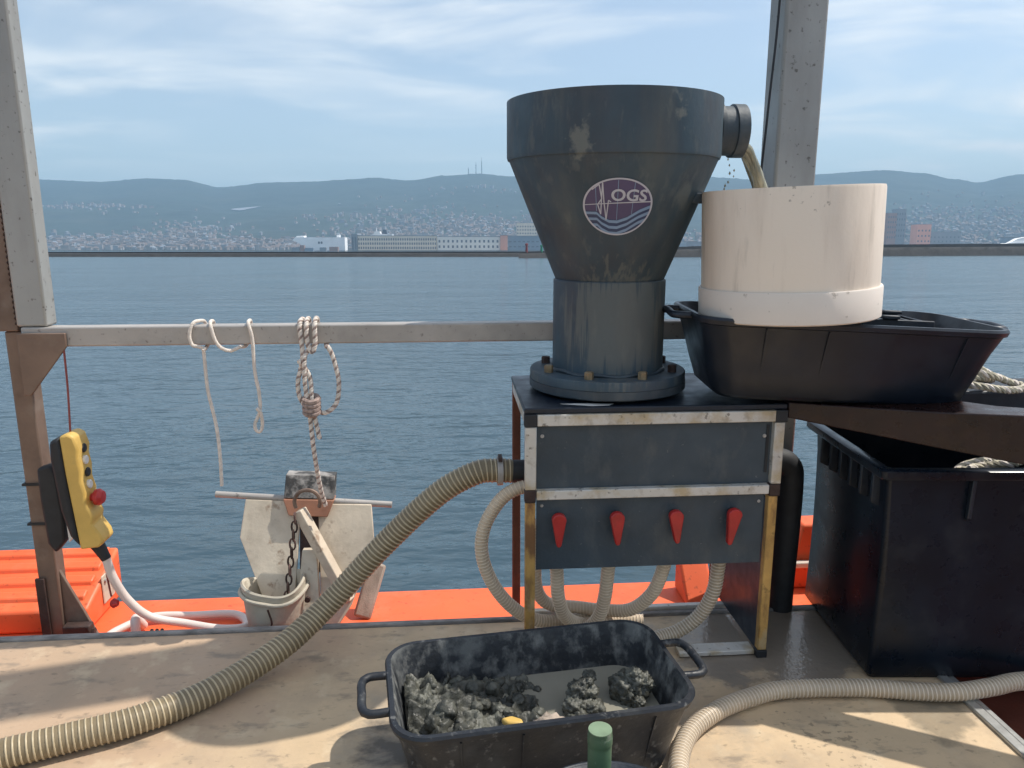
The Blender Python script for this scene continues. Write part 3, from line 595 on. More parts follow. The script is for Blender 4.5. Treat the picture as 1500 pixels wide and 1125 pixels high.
for j in range(ny+1):
    for i in range(nx+1):
        x = -.372+.50*i/nx; y = -.185+.37*j/ny; z_ = mudz(x, y)
        lim = .010*max(0, 1-min(abs(x+.372), abs(abs(y)-.185))/.02)
        vs.append(in_tub(x+.006*noise.noise(Vector((x*40, y*40, 3))), y+.006*noise.noise(Vector((x*40, y*40, 9))), z_-lim))
for j in range(ny):
    for i in range(nx): a = j*(nx+1)+i; fs.append((a, a+1, a+nx+2, a+nx+1))
m.add(vs, fs, 0, True)
for k in range(40):
    t = rnd.random(); x = -.31+.36*t; y = rnd.uniform(-.15, .14)
    lump((x, y, mudz(x, y)+rnd.uniform(-.012, .012)), rnd.uniform(.010, .028)*(1.1-.4*t), k+1, rnd.uniform(.7, 1.2), 3)
for (x, y, zz, r) in ((.125, -.02, .15, .04), (.15, 0, .18, .035), (.10, -.06, .14, .035), (.165, .02, .205, .022), (.17, -.04, .15, .03), (.30, .03, .16, .05), (.325, .0, .19, .03), (.29, -.02, .14, .035)):
    for j in range(4): lump((x+rnd.uniform(-.026, .026), y+rnd.uniform(-.02, .02), zz+rnd.uniform(-.01, .012)), r*rnd.uniform(.5, .9), 300+int(x*1000)+j, .9, 4)
solo('mud', m, 'mud', 'dark wet mud clumps heaped in the left end of the tub', 'mud', kind='stuff', fix=False)
m = MB(); lump((.02, -.12, .150), .06, 77, .6, 4); solo('slab_of_clay', m, 'wood', 'smooth brown clay slab lying beside the yellow scrap in the mud tub', 'clay', fix=False)
c = in_tub(-.10, -.155, .215)
solo('yellow_scrap', MB().prism([(c.x-.03, c.y+.01), (c.x-.015, c.y-.012), (c.x+.03, c.y-.018), (c.x+.028, c.y+.003), (c.x, c.y+.02)], 'z', c.z, c.z+.018), 'yellow', 'small yellow scrap lying on the mud in the tub', 'scrap', bev=.006)
UT = (1.287, 2.555, .958); UR = (0, R(2.6), R(-5))
ut = tub('water_tub', UT, UR, .98, .53, .275, .075, 'blackwet', 'clean black mortar tub under the cream drum', .06)
tr = thing('slotted_tray', (1.545, 2.66, 1.165), 'black slotted plastic tray lying in the tub beside the drum', 'tray', (0, R(2.5), R(-5)))
part('base', MB().box(-.125, .125, -.13, .13, 0, .008), 'black', tr, .002, local=True)
for s_ in (-1, 1):
    part('side', MB().box(-.125, .125, s_*.13-.006, s_*.13+.006, .008, .05), 'black', tr, .003, local=True)
    part('end', MB().box(s_*.125-.006, s_*.125+.006, -.124, .124, .008, .042), 'black', tr, .003, local=True)
for k in range(7): part('slat', MB().box(-.11+.031*k, -.096+.031*k, -.123, .123, .030, .040), 'black', tr, local=True)
part('grip', MB().bar((-.06, -.137, .058), (.0, -.137, .058), .02, .014), 'black', tr, .004, local=True)
part('grip', MB().bar((.05, .10, .054), (.12, .10, .054), .03, .012), 'black', tr, .004, local=True)
# drum
dr = thing('drum', (1.112, 2.475, 1.243), 'cream plastic drum with a wider base band standing across the black tub', 'drum', (0, R(-2.2), 0))
part('body', MB().lathe([(.263, .085), (.278, .085), (.279, .40), (.2765, .408), (.270, .408), (.267, .1), (.263, .085)], (0, 0, 0), 72), 'cream', dr, local=True)
part('base_band', MB().lathe([(0, .004), (.281, 0), (.286, .004), (.287, .096), (.2845, .100), (.2785, .100), (.2785, .03), (0, .03)], (0, 0, 0), 72), 'cream2', dr, local=True)

# ------------------------------------------------------------------ bin and beam
bn = thing('storage_bin', (1.9, 2.58, .001), 'big black plastic bin with ribbed rim standing on the deck', 'bin')
BX0, BX1, BY0, BY1, BH = 1.40, 2.45, 2.275, 2.885, .765
def bring(i, z, r=.016): return [Vector(((BX0+BX1)/2, (BY0+BY1)/2, 0))+v for v in rrect(BX1-BX0-2*i, BY1-BY0-2*i, r, z, 12)]
rings = [bring(.02, .001), bring(.008, .02)]
for q in range(1, 10):
    rg = bring(.008, .02+.07*q)
    for v in rg:                       # bulging sides
        f = math.sin(math.pi*min(1, q/9.5))
        if v.x < 1.45: v.x += -.045*f*math.sin(math.pi*(v.y-BY0)/(BY1-BY0))+.012*f
        if v.y < 2.30: v.y -= .010*f*math.sin(math.pi*(v.x-BX0)/(BX1-BX0))
    rings.append(rg)
rings += [bring(.004, BH-.035), bring(-.022, BH-.034), bring(-.028, BH-.026), bring(-.028, BH-.004), bring(-.022, BH), bring(.008, BH), bring(.016, BH-.006), bring(.03, .12), bring(.05, .05)]
part('body', loft(rings), 'bin', bn)
for k in range(6):
    y = 2.33+.085*k; hh = .10
    part('rim_rib', MB().prism([(BX0-.018, BH-.036), (BX0-.018, BH-.036-hh), (BX0+.012, BH-.05-hh), (BX0+.012, BH-.036)], 'y', y, y+.016), 'black', bn, .003)
for x in (1.67, 2.1):
    part('rim_rib', MB().prism([(BY0-.018, BH-.036), (BY0-.012, BH-.17), (BY0+.004, BH-.18), (BY0+.004, BH-.036)], 'x', x, x+.014), 'black', bn, .003)
part('contents', MB().box(1.5, 2.35, 2.37, 2.80, .2, .3), 'blackmatte', bn, .01)
bn.matrix_world = Matrix.Translation((1.40, 2.275, 0)) @ Matrix.Rotation(R(-4.5), 4, 'Z') @ Matrix.Translation((-1.40, -2.275, 0)) @ Matrix.Translation((1.9, 2.58, .001))
m = rope([(1.72, 2.33, .735), (1.80, 2.40, .72), (1.88, 2.34, .75), (1.96, 2.42, .73), (2.05, 2.36, .75), (2.2, 2.45, .72), (2.05, 2.55, .70), (1.85, 2.5, .70), (1.75, 2.42, .70), (1.9, 2.38, .74), (2.1, 2.42, .73)], .014, pitch=.06)
solo('straw_rope', m, ['ropeold', 'ropeold', 'rope'], 'old straw coloured rope heaped in the mouth of the big black bin', 'rope')
FB = [(1.131, 2.45, .895, .9495, 2.78), (1.33, 2.345, .868, .953, 2.76), (1.52, 2.235, .845, .960, 2.55), (1.72, 2.12, .822, .974, 2.25), (2.3, 1.80, .80, .985, 1.91)]
m = MB().add([(x, y, a) for x, y, a, b, k in FB]+[(x, y, b) for x, y, a, b, k in FB[::-1]]+[(x, k, a) for x, y, a, b, k in FB]+[(x, k, b) for x, y, a, b, k in FB[::-1]],
    [(i, i+1, 8-i, 9-i) for i in range(4)]+[(19-i, 18-i, 11+i, 10+i) for i in range(4)]+[(i, (i+1) % 10, (i+1) % 10+10, i+10) for i in range(10)])
M['wetrust'] = mat('wet_dark_rust', (.020, .009, .008), .3, .0, spec=.35, var=.4, scale=9, bump=.12, bscale=30, rvar=.12)
solo('support_beam', m, 'wetrust', 'dark red brown tapering support board between the stand and the big bin', 'board', bev=.004)
m = rope([(1.80, 2.62, .965), (1.86, 2.56, 1.0), (1.95, 2.60, .985), (2.0, 2.68, .965), (1.92, 2.74, .97), (1.83, 2.70, .99), (1.84, 2.60, 1.02), (1.93, 2.55, 1.005), (2.02, 2.60, .975), (2.05, 2.55, .965), (1.96, 2.50, .965), (1.85, 2.50, .98), (1.80, 2.56, .99), (1.88, 2.62, 1.03), (2.0, 2.64, .985)], .013, pitch=.06)
solo('straw_rope', m, ['ropeold', 'ropeold', 'rope'], 'coil of old straw coloured rope lying on the black block behind the water tub', 'rope')
solo('black_block', MB().box(1.62, 2.42, 2.56, 2.78, .768, .949), 'black', 'black block lying across the bin top under the straw rope coil', 'block', bev=.01)

# ------------------------------------------------------------------ hoses
def hose(name, pts, r, pitch, wall, rib, label, rr=.0038, seg=16, step=.012, group=None):
    p = spline(pts, step); t = thing(name, pts[-1] if pts[-1][2] < pts[0][2] else pts[0], label, 'hose', group=group)
    w_ = part('wall', MB().tube(p, r, 20), wall, t)
    part('spiral_rib', MB().helix(p, r, rr, pitch, seg, 5), rib, w_, fix=False)
    return t
bh = hose('suction_hose', [(.21, 2.66, .66), (.15, 2.66, .663), (.075, 2.66, .655), (-.064, 2.67, .572), (-.269, 2.68, .375), (-.47, 2.64, .17), (-.62, 2.50, .082), (-.81, 2.31, .048), (-.984, 2.185, .047), (-1.155, 2.115, .047), (-1.33, 2.05, .047), (-1.65, 1.93, .047)], .042, .0168, 'hosebig', 'hoserib', 'thick olive ribbed hose running from the stand inlet across the deck', .0034, 18)
cl = part('hose_clamp', MB().lathe([(.046, .155), (.053, .155), (.053, .175), (.046, .175)], (0, 2.66, .662), 28, axis='x', smooth=False), 'steel', bh)
part('clamp_screw', MB().bar((.165, 2.62, .715), (.165, 2.66, .718), .014, .014), 'rustdark', cl)
P_ = ('hosepale', 'hosepalerib')
hose('valve_hose', [(.29, 2.60, .61), (.236, 2.60, .617), (.168, 2.60, .578), (.108, 2.60, .48), (.095, 2.60, .372), (.132, 2.61, .25), (.205, 2.63, .14), (.30, 2.67, .06), (.42, 2.70, .034), (.56, 2.72, .032)], .0235, .0125, *P_, 'pale ribbed hose looping out past the back leg of the stand', .0022, 14)
hose('valve_hose', [(.352, 2.54, .40), (.362, 2.55, .32), (.372, 2.56, .20), (.41, 2.60, .10), (.49, 2.66, .038), (.60, 2.69, .032), (.72, 2.68, .032)], .0235, .0125, *P_, 'pale ribbed hose dropping under the first red lever beside the rusty front leg', .0022, 14)
hose('valve_hose', [(.556, 2.54, .40), (.55, 2.55, .32), (.545, 2.57, .2), (.53, 2.60, .10), (.49, 2.62, .045), (.42, 2.62, .034)], .0235, .0125, *P_, 'pale ribbed hose dropping straight down under the second red lever', .0022, 14)
hose('valve_hose', [(.762, 2.54, .40), (.755, 2.55, .32), (.725, 2.58, .20), (.66, 2.63, .11), (.57, 2.675, .085), (.46, 2.71, .085), (.36, 2.73, .09), (.31, 2.72, .16), (.30, 2.70, .30), (.30, 2.68, .45)], .0235, .0125, *P_, 'pale ribbed hose sweeping in a low loop under the third red lever', .0022, 14)
hose('valve_hose', [(.965, 2.54, .40), (.957, 2.545, .32), (.945, 2.55, .21), (.90, 2.56, .11), (.82, 2.56, .05), (.73, 2.54, .035), (.62, 2.46, .032), (.50, 2.42, .032)], .0245, .0125, 'hosegrey', 'hosegreyrib', 'grey brown ribbed hose curving from the fourth red lever behind the mud tub', .0024, 14)
hose('drain_hose', [(.60, 1.55, .031), (.607, 1.75, .031), (.625, 1.88, .031), (.70, 2.015, .031), (.816, 2.11, .031), (.95, 2.17, .031), (1.081, 2.203, .031), (1.333, 2.193, .031), (1.5, 2.16, .031), (1.633, 2.143, .033), (1.76, 2.15, .04), (1.9, 2.175, .04), (2.3, 2.25, -.02), (2.8, 2.3, -.07)], .0275, .0135, 'hosegrey', 'hosegreyrib', 'grey ribbed hose snaking across the deck past the big bin', .0026, 14)

# ------------------------------------------------------------------ near bucket and green pipe
nb = thing('black_bucket', (.33, 1.385, .001), 'round black bucket holding the green pipe', 'bucket')
part('body', MB().lathe([(0, .001), (.15, .001), (.17, .02), (.20, .255), (.212, .262), (.214, .275), (.205, .28), (.196, .275), (.165, .03), (0, .02)], (.33, 1.385, 0), 56), 'black', nb)
part('lip', MB().tube([(.33+.213*math.cos(a), 1.385+.213*math.sin(a), .27) for a in [2*math.pi*i/56 for i in range(57)]], .009, 8, cap=False), 'black', nb)
gp = thing('green_pipe', (.322, 1.50, .021), 'green painted pipe standing upright in the black bucket', 'pipe')
part('tube', MB().lathe([(0, .022), (.0265, .022), (.0275, .412), (.0272, .415), (0, .415)], (.322, 1.53, 0), 28), 'green', gp)
part('cap', MB().lathe([(0, .4155), (.0270, .4155), (.0270, .4175), (0, .418)], (.322, 1.53, 0), 28), 'greentop', gp)
part('collar', MB().lathe([(.0278, .380), (.0288, .383), (.0288, .402), (.0278, .405)], (.322, 1.53, 0), 28, fn=lambda a, z: 1+.10*max(0, math.sin(a+.6))**6*(1 if z > .39 else .5)), 'green', gp)

# everything so far belongs to the vessel: heel it
for o in list(COL.objects):
    if o.parent is None and o.type in ('MESH', 'EMPTY'):
        o.matrix_world = HEELM @ (Matrix.Translation(o.location) @ o.rotation_euler.to_matrix().to_4x4())

# ------------------------------------------------------------------ sea, breakwaters, port, hills, town   (far frame: u right, v out, z above sea level)
FM = Matrix.Translation((0, 0, SEA)) @ Matrix.Rotation(-YAW, 4, 'Z')
def far(mb):
    for v in mb.v: v.xyz = FM @ v
    return mb
def seamat():
    m = bpy.data.materials.new('sea_water'); m.use_nodes = True; n = m.node_tree.nodes; l = m.node_tree.links; b = n['Principled BSDF']
    b.inputs['Base Color'].default_value = (.038, .071, .093, 1); b.inputs['Roughness'].default_value = .14; b.inputs['IOR'].default_value = 1.33
    t = n.new('ShaderNodeTexCoord'); h = None
    for s, d, st, amp in ((.45, 3, (.45, 1, 1), .14), (1.6, 4, (.5, 1, 1), .10), (5.5, 3, (.6, 1, 1), .03)):
        mp = n.new('ShaderNodeMapping'); mp.inputs['Scale'].default_value = st; mp.inputs['Rotation'].default_value = (0, 0, .12*s); l.new(t.outputs['Object'], mp.inputs[0])
        q = n.new('ShaderNodeTexNoise'); q.inputs['Scale'].default_value = s; q.inputs['Detail'].default_value = d; l.new(mp.outputs[0], q.inputs['Vector'])
        x = val(n, l, 'MULTIPLY', q.outputs['Fac'], amp); h = x if h is None else val(n, l, 'ADD', h, x)
    mp = n.new('ShaderNodeMapping'); mp.inputs['Scale'].default_value = (.35, 1, 1); l.new(t.outputs['Object'], mp.inputs[0])
    q = n.new('ShaderNodeTexNoise'); q.inputs['Scale'].default_value = .09; q.inputs['Detail'].default_value = 4; l.new(mp.outputs[0], q.inputs['Vector'])   # wind patches
    x = n.new('ShaderNodeMapRange'); x.inputs[1].default_value = .35; x.inputs[2].default_value = .65; x.inputs[3].default_value = .5; x.inputs[4].default_value = 1.25; l.new(q.outputs['Fac'], x.inputs[0])
    h = val(n, l, 'MULTIPLY', h, x.outputs[0])
    bp = n.new('ShaderNodeBump'); bp.inputs['Strength'].default_value = 1; bp.inputs['Distance'].default_value = 1.0; l.new(h, bp.inputs['Height']); l.new(bp.outputs[0], b.inputs['Normal'])
    return m
M['sea'] = seamat()
solo('sea', far(MB().add([(-9000, -2500, 0), (9000, -2500, 0), (9000, 8800, 0), (-9000, 8800, 0)], [(0, 1, 2, 3)])), 'sea', kind='structure', origin=(0, 0, SEA), fix=False)
M['rock'] = mat('breakwater_stone', (.026, .025, .025), .95, var=.35, scale=.5, bump=.5, bscale=2)
M['concrete'] = mat('quay_concrete', (.045, .045, .048), .9, var=.2, scale=.2)
def bwall(name, pts, label):
    t = thing(name, FM @ Vector((*pts[0][:2], -.3)), label, 'breakwater'); m = MB(); c = MB(); rnd = random.Random(len(pts))
    P2 = []
    for (u0, v0, h0), (u1, v1, h1) in zip(pts, pts[1:]):
        k = max(1, int(math.hypot(u1-u0, v1-v0)/3)); P2 += [(u0+(u1-u0)*i/k, v0+(v1-v0)*i/k, h0+(h1-h0)*i/k) for i in range(k)]
    P2.append(pts[-1])
    prof = ((-4, -.6), (-2.2, .45), (-.8, .72), (0, .74), (3, .74), (3, -.6)); vs = []; fs = []
    for u, v, h_ in P2:
        for j, (a, b) in enumerate(prof): vs.append((u+(rnd.uniform(-.5, .5) if j < 3 else 0), v+a+(rnd.uniform(-.5, .5) if j < 3 else 0), b*h_ if b > 0 else b)); 
    k = len(prof)
    for i in range(len(P2)-1):
        for j in range(k-1): fs.append((i*k+j, (i+1)*k+j, (i+1)*k+j+1, i*k+j+1))
    m.add(vs, fs); part('rubble_slope', far(m), 'rock', t)
    vs = []; fs = []
    for u, v, h_ in P2:
        for a, b in ((.6, .70), (.6, 1), (2.6, 1), (2.6, .70)): vs.append((u, v+a, b*h_))
    for i in range(len(P2)-1):
        for j in range(4): fs.append((i*4+j, i*4+4+j, i*4+4+(j+1) % 4, i*4+(j+1) % 4))
    c.add(vs, fs+[(0, 1, 2, 3)]); part('parapet', far(c), 'concrete', t)
bwall('breakwater', [(-420, 292, 1.9), (-150, 291, 1.8), (12, 290, 1.9)], 'low long stone breakwater lying off the far port')
bwall('breakwater', [(2.2, 243, 1.9), (74, 288, 4.0), (235, 362, 5.4), (420, 440, 6.2)], 'nearer stone breakwater angling away behind the cream drum')
def beacon(u, v, z0, h, m, label):
    t = thing('harbour_beacon', FM @ Vector((u, v, z0)), label, 'beacon')
    part('column', far(MB().lathe([(0, z0), (.45, z0), (.3, z0+h*.75), (0, z0+h*.75)], (u, v, 0), 10)), m, t); part('lantern', far(MB().lathe([(0, z0+h*.75), (.5, z0+h*.75), (.45, z0+h*.95), (0, z0+h)], (u, v, 0), 10)), m, t)
M['bred'] = mat('beacon_red', (.22, .05, .05)); M['bgreen'] = mat('beacon_green', (.03, .22, .13))
beacon(4.6, 245.5, 1.6, 3.0, 'bred', 'small red harbour light on the breakwater end'); beacon(9.4, 248.5, 1.7, 2.4, 'bgreen', 'small green harbour light on the breakwater end')
# port ground
M['portg'] = mat('port_ground', (.2, .19, .17), .9, var=.2, scale=.01)
RID = [(-6500, 420), (-4800, 350), (-3600, 430), (-2684, 396), (-2345, 384), (-2072, 403), (-1879, 396), (-1668, 354), (-1357, 381), (-1163, 384), (-891, 399), (-794, 407), (-581, 392), (-387, 418), (-193, 429), (0, 414), (420, 440), (800, 430), (1103, 411), (1433, 394), (1702, 426), (2126, 448), (2321, 433), (2518, 399), (2643, 381), (2902, 426), (3500, 470), (4600, 400), (6500, 450)]
def ridge(u):
    for (a, ha), (b, hb) in zip(RID, RID[1:]):
        if a <= u <= b: t = (u-a)/(b-a); t = t*t*(3-2*t); return ha+(hb-ha)*t
    return 420
def height(u, v, fine=True):
    us = u*4500/max(v, 1500) if v < 4500 else u          # ridges run inland roughly away from the bay
    t = (v-2200)/2300
    if t <= 0: return 2.
    rh = ridge(max(-6400, min(6400, us)))
    if t < 1: h_ = rh*(t**1.35)
    else: h_ = rh*(1-.5*min(1, (t-1)/.6)**1.5)
    p = Vector((u, v, 0))
    h_ += (noise.fractal(p/520, 1, 2.1, 4)*34+noise.noise(p/1400)*28)*min(1, t*1.4)*max(0, min(1, (1.0-t)*2.2)) if t < 1 else 0
    if fine: h_ += (noise.noise(p/23)*4.5+noise.noise(p/9)*2)*min(1, t*5)
    return max(1.5, h_)
M['forest'] = mat('wooded_hillside', (.022, .034, .024), .95, var=.35, scale=.006, stains=(D(col=(.05, .055, .035), scale=.004, lo=.52, hi=.68, amt=.6), D(col=(.012, .024, .012), scale=.03, lo=.5, hi=.65, amt=.6)))
vs = []; fs = []; us = [-6400+20*i for i in range(641)]; vv = [2150, 2190]+[2200+22*i for i in range(110)]+[4640+60*i for i in range(25)]
for v in vv:
    for u in us: vs.append((u, v, height(u, v)))
nu = len(us)
for i in range(len(vv)-1):
    for j in range(nu-1): a = i*nu+j; fs.append((a, a+1, a+nu+1, a+nu))
m = MB().add(vs, fs, 0, True); solo('hills', far(m), 'forest', kind='structure', origin=(0, 0, SEA), fix=False)
solo('port_land', far(MB().prism([(-6400, 2300), (-6400, 2000), (-1400, 1900), (-700, 1640), (-450, 1560), (250, 1560), (300, 1400), (700, 1280), (1400, 1250), (6400, 1600), (6400, 2300)], 'z', -2, 1.6)), 'portg', kind='structure')
solo('pier', far(MB().box(-292, 100, 1384, 1446, -2, 1.6)), 'portg', kind='structure')
# masts on the ridge
for u, h_, lb in ((-203, 66, 'middle sized thin radio mast on the ridge above the town'), (-171, 92, 'tallest thin radio mast on the ridge above the town'), (-246, 42, 'shortest thin radio mast on the ridge above the town')):
    z0 = height(u, 4480)-3; t = thing('radio_mast', FM @ Vector((u, 4480, z0)), lb, 'mast', group='radio masts on the ridge')
    part('lattice', far(MB().bar((u, 4480, z0), (u, 4480, z0+h_*.8), 4, 4)), 'concrete', t); part('aerial', far(MB().bar((u, 4480, z0+h_*.8), (u, 4480, z0+h_), 1.8, 1.8)), 'concrete', t)
# port buildings and ships
def M_(n, c, **k): M[n] = mat(n, c, .8, var=.08, scale=.05, **k); return n
M_('bldwhite', (.85, .79, .72)); M_('bldbeige', (.78, .66, .53)); M_('bldgrey', (.25, .27, .30)); M_('bldpink', (.78, .36, .25)); M_('bldblue', (.22, .27, .33)); M_('winfar', (.13, .14, .16)); M_('shipwhite', (.92, .92, .92)); M_('shipdark', (.05, .06, .09)); M_('bldbrick', (.34, .2, .16)); M_('rooft', (.17, .12, .10)); M_('bldcream', (.66, .58, .47))
def block(name, u0, u1, v0, v1, z1, m_, label, wins=None, roof='bldgrey', z0=1.5, win_m='winfar'):
    t = thing(name, FM @ Vector(((u0+u1)/2, (v0+v1)/2, z0)), label, 'building')
    part('wall', far(MB().box(u0, u1, v0, v1, z0, z1)), m_, t)
    part('roof', far(MB().box(u0-.6, u1+.6, v0-.6, v1+.6, z1, z1+1.0)), roof, t)
    if wins:
        nx, zs, ww, wh = wins; me = None
        for zz in zs:
            for i in range(nx):
                x = u0+(u1-u0)*(i+.5)/nx
                if me is None:
                    q = far(MB().box(x-ww/2, x+ww/2, v0-.25, v0-.02, zz, zz+wh)); o0 = part('window', q, win_m, t); me = o0; x00, z00 = x, zz
                else:
                    o = o0.copy(); COL.objects.link(o); o.parent = t; o.location = o0.location + (FM.to_3x3() @ Vector((x-x00, 0, zz-z00)))
    return t
block('terminal_building', -276, -135, 1400, 1440, 27, 'bldbeige', 'long beige quay terminal with rows of dark openings', (34, (4, 11.5, 19), 2.2, 4.0))
block('terminal_building', -134, -22, 1402, 1440, 25.5, 'bldwhite', 'white quay warehouse with evenly spaced dark windows adjoining the beige terminal', (14, (6, 15.5), 3.2, 4.4))
block('end_block', -21, -8, 1398, 1440, 28, 'bldpink', 'salmon coloured end block closing the white quay warehouse')
block('warehouse', -7, 90, 1402, 1440, 26.5, 'bldblue', 'blue grey warehouse beyond the salmon end block', (12, (7, 16), 4.5, 2.2))
block('silo_block', -287, -277, 1398, 1440, 29, 'bldgrey', 'dark grey tower block between the white ship and the beige terminal', (2, (3,), 2.5, 22))
block('pale_block', 11, 60, 1890, 1930, 66, 'bldcream', 'pale yellow block rising behind the blue grey warehouse', (8, (40, 48, 56), 3, 3.5))
block('tower_block', 908, 930, 1900, 1925, 90, 'bldbrick', 'dark brick tower blocks rising over the waterfront', (4, (30, 42, 54, 66, 78), 2.5, 5))
block('tower_block', 933, 957, 1910, 1935, 99, 'bldgrey', 'tallest grey tower block on the waterfront', (4, (34, 47, 60, 73, 86), 2.5, 5))
block('tower_block', 884, 902, 1930, 1950, 74, 'bldbrick', 'low broad brick tower block partly hidden by the cream drum', (3, (30, 42, 54), 2.5, 5))
block('tower_block', 962, 978, 1950, 1970, 84, 'bldbrick', 'slim brick tower block beside the tallest grey tower', (2, (34, 47, 60, 72), 2.5, 5))
block('grain_silo', 985, 1060, 1850, 1880, 44, 'bldgrey', 'wide grey silo block right beside the slim brick tower', (8, (20, 30), 3, 4))
block('quay_block', 930, 962, 1800, 1830, 60, 'bldpink', 'salmon coloured block in front of the tall grey tower block', (4, (20, 32, 44), 3, 4))
block('dock_shed', 720, 1000, 1300, 1330, 12, 'bldwhite', 'long low white dock shed by the nearer breakwater', (30, (5,), 4, 3))
block('dock_shed', 330, 470, 1450, 1480, 17, 'bldgrey', 'low grey dock shed seen between hopper and drum', (14, (6,), 4, 4))
block('dock_shed', 960, 1080, 1500, 1540, 26, 'bldblue', 'blue grey dock shed behind the long white dock shed', (10, (8, 16), 4, 3))
sp = thing('white_ship', FM @ Vector((-366, 1500, 0)), 'big white car carrier ship moored beside the terminal', 'ship')
part('hull', far(MB().prism([(-418, 20), (-412, 26), (-318, 26), (-318, 1), (-385, 1), (-398, 8), (-405, 15)], 'y', 1488, 1512)), 'shipwhite', sp)
part('lower_hull', far(MB().prism([(-384, 1), (-318, 1), (-318, -1), (-380, -1)], 'y', 1488.5, 1511.5)), 'shipdark', sp)
part('superstructure', far(MB().prism([(-412, 26.1), (-396, 26.1), (-396, 29), (-410, 28.6)], 'y', 1491, 1509)), 'shipwhite', sp)
part('funnel', far(MB().box(-335, -329, 1497, 1503, 26.1, 31)), 'shipwhite', sp)
for du in (-369, -364): part('hull_mark', far(MB().box(du, du+3.4, 1487.6, 1487.9, 14, 18)), 'winfar', sp)
qs = thing('quay_sheds', FM @ Vector((-368, 1470, 0)), 'dark low quay clutter in front of the white ship', 'sheds')
for k, (a, b, h_) in enumerate(((-412, -398, 7), (-397, -389, 11), (-388, -372, 6), (-360, -348, 7), (-342, -326, 8))): part('shed', far(MB().box(a, b, 1462, 1470, -.3, h_)), ('bldgrey', 'bldbrick', 'bldblue')[k % 3], qs)
s2 = thing('cruise_ship', FM @ Vector((-257, 1490, 0)), 'white ship with dark funnel showing over the terminal roof', 'ship')
part('hull', far(MB().prism([(-296, 26), (-290, 1), (-224, 1), (-220, 26)], 'y', 1480, 1499)), 'shipwhite', s2)
part('superstructure', far(MB().prism([(-283, 26.1), (-262, 31.5), (-260, 37), (-250, 37), (-249, 32.5), (-226, 30.5), (-225, 26.1)], 'y', 1482, 1497)), 'shipwhite', s2)
part('funnel', far(MB().prism([(-246.5, 32), (-245, 40), (-238.5, 40), (-237, 31.5)], 'y', 1486, 1493)), 'shipdark', s2)
part('mast', far(MB().box(-257.6, -256.4, 1488, 1489, 37, 44)), 'shipwhite', s2)
yb = thing('white_boat', FM @ Vector((392, 600, -.5)), 'white boat lying beyond the nearer breakwater', 'boat')
part('hull', far(MB().prism([(374, -.5), (410, -.5), (412, 8), (378, 7.5), (371, 6)], 'y', 595, 604)), 'shipwhite', yb)
part('cabin', far(MB().prism([(380, 7.6), (406, 8), (404, 11), (392, 12), (386, 11)], 'y', 597, 602)), 'shipwhite', yb)
# houses
hm = [[M_('houseA', (.31, .27, .25)), 'rooft'], [M_('houseB', (.37, .34, .33)), 'rooft'], [M_('houseC', (.26, .21, .18)), 'rooft'], [M_('houseD', (.26, .26, .28)), 'bldgrey']]
def house_mb(mb, u, v, z, L_, W_, H_, rot, flat, mi=0):
    c, s_ = math.cos(rot), math.sin(rot)
    def P(x, y, zz): return (u+x*c-y*s_, v+x*s_+y*c, z+zz)
    a, b = L_/2, W_/2; rh = .6 if flat else W_*.3
    vs = [P(x, y, zz) for zz in (-4, H_) for x, y in ((-a, -b), (a, -b), (a, b), (-a, b))]
    mb.add(vs, [(0, 1, 5, 4), (1, 2, 6, 5), (2, 3, 7, 6), (3, 0, 4, 7)], mi)
    e = .5
    vs = [P(x, y, H_) for x, y in ((-a-e, -b-e), (a+e, -b-e), (a+e, b+e), (-a-e, b+e))]+[P(-a*.7, 0, H_+rh), P(a*.7, 0, H_+rh)]
    mb.add(vs, [(0, 1, 5, 4), (1, 2, 5), (2, 3, 4, 5), (3, 0, 4), (3, 2, 1, 0)], mi+1)
rnd = random.Random(21); HS = []
# clusters: centre in picture-independent map terms: bearing (u/v), range v, spreads, count
for bb, v0, sb, sv, cnt in ((-.52, 2420, .05, 130, 260), (-.44, 2400, .06, 130, 300), (-.35, 2350, .05, 110, 200), (-.26, 2330, .05, 90, 100), (-.405, 2900, .028, 160, 100), (-.53, 3420, .035, 60, 45), (-.475, 2680, .03, 70, 60), (-.10, 2900, .055, 260, 330), (-.03, 2750, .04, 200, 160), (-.16, 2600, .05, 160, 120), (.05, 2700, .06, 250, 150), (.22, 2500, .05, 180, 160), (.50, 2700, .06, 330, 330), (.62, 2900, .06, 380, 380), (.74, 2800, .06, 300, 150), (-.66, 2500, .05, 200, 120), (-.22, 3100, .03, 70, 22), (-.05, 3900, .05, 60, 25), (.57, 2350, .08, 90, 220)):
    for k in range(int(cnt*1.7)):
        v = rnd.gauss(v0, sv); b = rnd.gauss(bb, sb); 
        if v < 2225 or v > 4200: continue
        big = rnd.random() < .15
        HS.append((b*v, v, rnd.uniform(12, 24) if big else rnd.uniform(7, 11), rnd.uniform(8, 12), rnd.uniform(8, 15) if big else rnd.uniform(4.5, 7.5), rnd.uniform(-.5, .5), big, rnd.choice((0, 0, 1, 1, 2, 3))))
vis = [h_ for h_ in HS if abs(h_[0]/h_[1]) < .63 and not (.02 < h_[0]/h_[1] < .20) and not (.27 < h_[0]/h_[1] < .49)]
vis.sort(key=lambda q: -q[2]*q[4]/q[1]**2); top = set(id(q) for q in vis[:300])
protos = {}
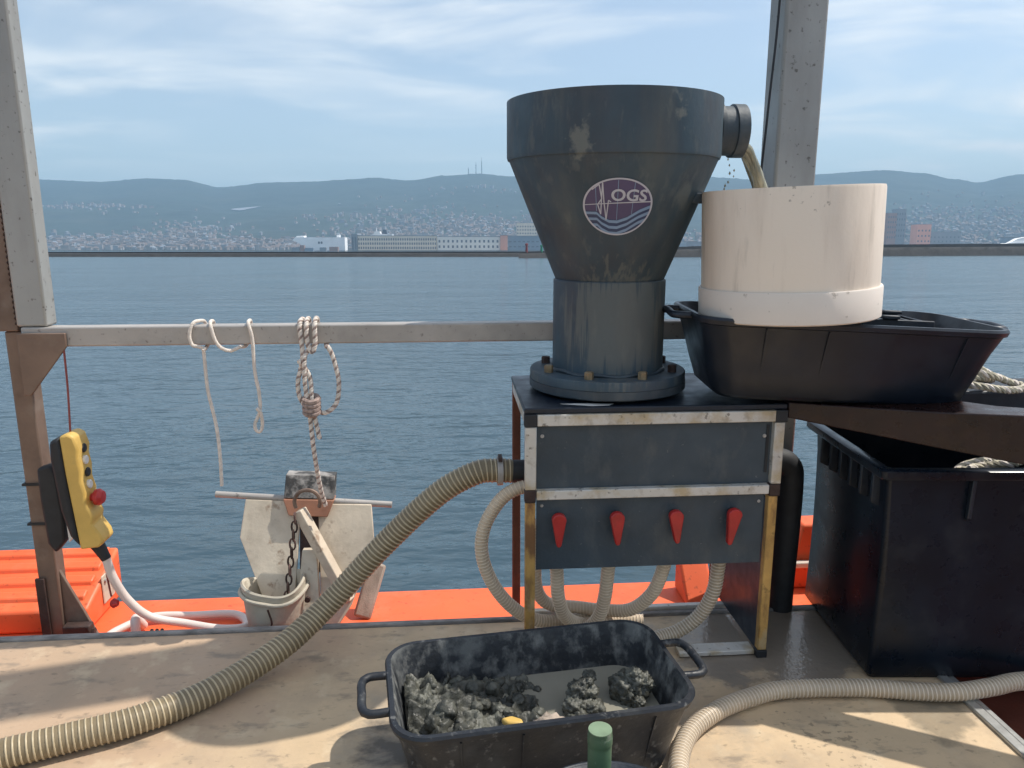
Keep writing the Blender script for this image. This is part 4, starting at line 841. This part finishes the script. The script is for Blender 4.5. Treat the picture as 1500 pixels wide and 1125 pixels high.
def hlabel(b, v, mi, flat):
    col_ = ('beige walled', 'white walled', 'tan walled', 'grey walled')[mi]; kind_ = 'apartment block' if flat else 'house'
    up = 'upper' if v > 2600 else 'waterfront'
    if b < -.47: return 'far %s %s in the %s town beside the grey post' % (col_, kind_, up)
    if b < -.27: return 'far %s %s in the %s town between the grey post and white ship' % (col_, kind_, up)
    if b < .03: return 'far %s %s in the %s town above the quay terminal' % (col_, kind_, up)
    if b < .3: return 'far %s %s in the %s town seen between hopper and drum' % (col_, kind_, up)
    return 'far %s %s in the %s town around the dark tower blocks' % (col_, kind_, up)
for q in vis[:300]:
    u, v, L_, W_, H_, ro, fl_, mi = q; key = (mi, fl_)
    if key not in protos:
        mb = MB(); house_mb(mb, 0, 0, 0, 16, 11, 12, 0, fl_); me = bpy.data.meshes.new('house'); finish(me, mb, hm[mi]); protos[key] = me
    o = bpy.data.objects.new('house', protos[key]); COL.objects.link(o)
    o.location = FM @ Vector((u, v, height(u, v, False)+1)); o.rotation_euler = (0, 0, ro-YAW); o.scale = (L_/16, W_/11, H_/12)
    tag(o, hlabel(u/v, v, mi, fl_), 'house', 'taller houses of the hillside town')
mb = MB()
for q in HS:
    if id(q) in top: continue
    u, v, L_, W_, H_, ro, fl_, mi = q; house_mb(mb, u, v, height(u, v, False)+1, L_, W_, H_, ro, fl_, mi*2)
solo('town', far(mb), [x for p in hm for x in p], 'mass of small pale houses covering the far hillside', 'town', kind='stuff', fix=False)
q = [(-1290, 3640), (-1155, 3640), (-1170, 3560), (-1215, 3520), (-1275, 3570)]
solo('quarry', far(MB().add([(u, v, height(u, v)+5) for u, v in q], [(0, 1, 2, 3, 4)])), 'bldgrey', kind='structure', fix=False)
# ------------------------------------------------------------------ haze
hz = bpy.data.materials.new('haze_air'); hz.use_nodes = True; n = hz.node_tree.nodes; n.remove(n['Principled BSDF'])
pv = n.new('ShaderNodeVolumePrincipled'); pv.inputs['Color'].default_value = (.42, .69, .96, 1); pv.inputs['Density'].default_value = .00020; pv.inputs['Anisotropy'].default_value = 0.
hz.node_tree.links.new(pv.outputs[0], n['Material Output'].inputs['Volume']); M['haze'] = hz
solo('haze', far(MB().box(-9200, 9200, -2700, 9000, -3, 620)), 'haze', 'thin blue summer haze over the bay', 'haze', kind='stuff')
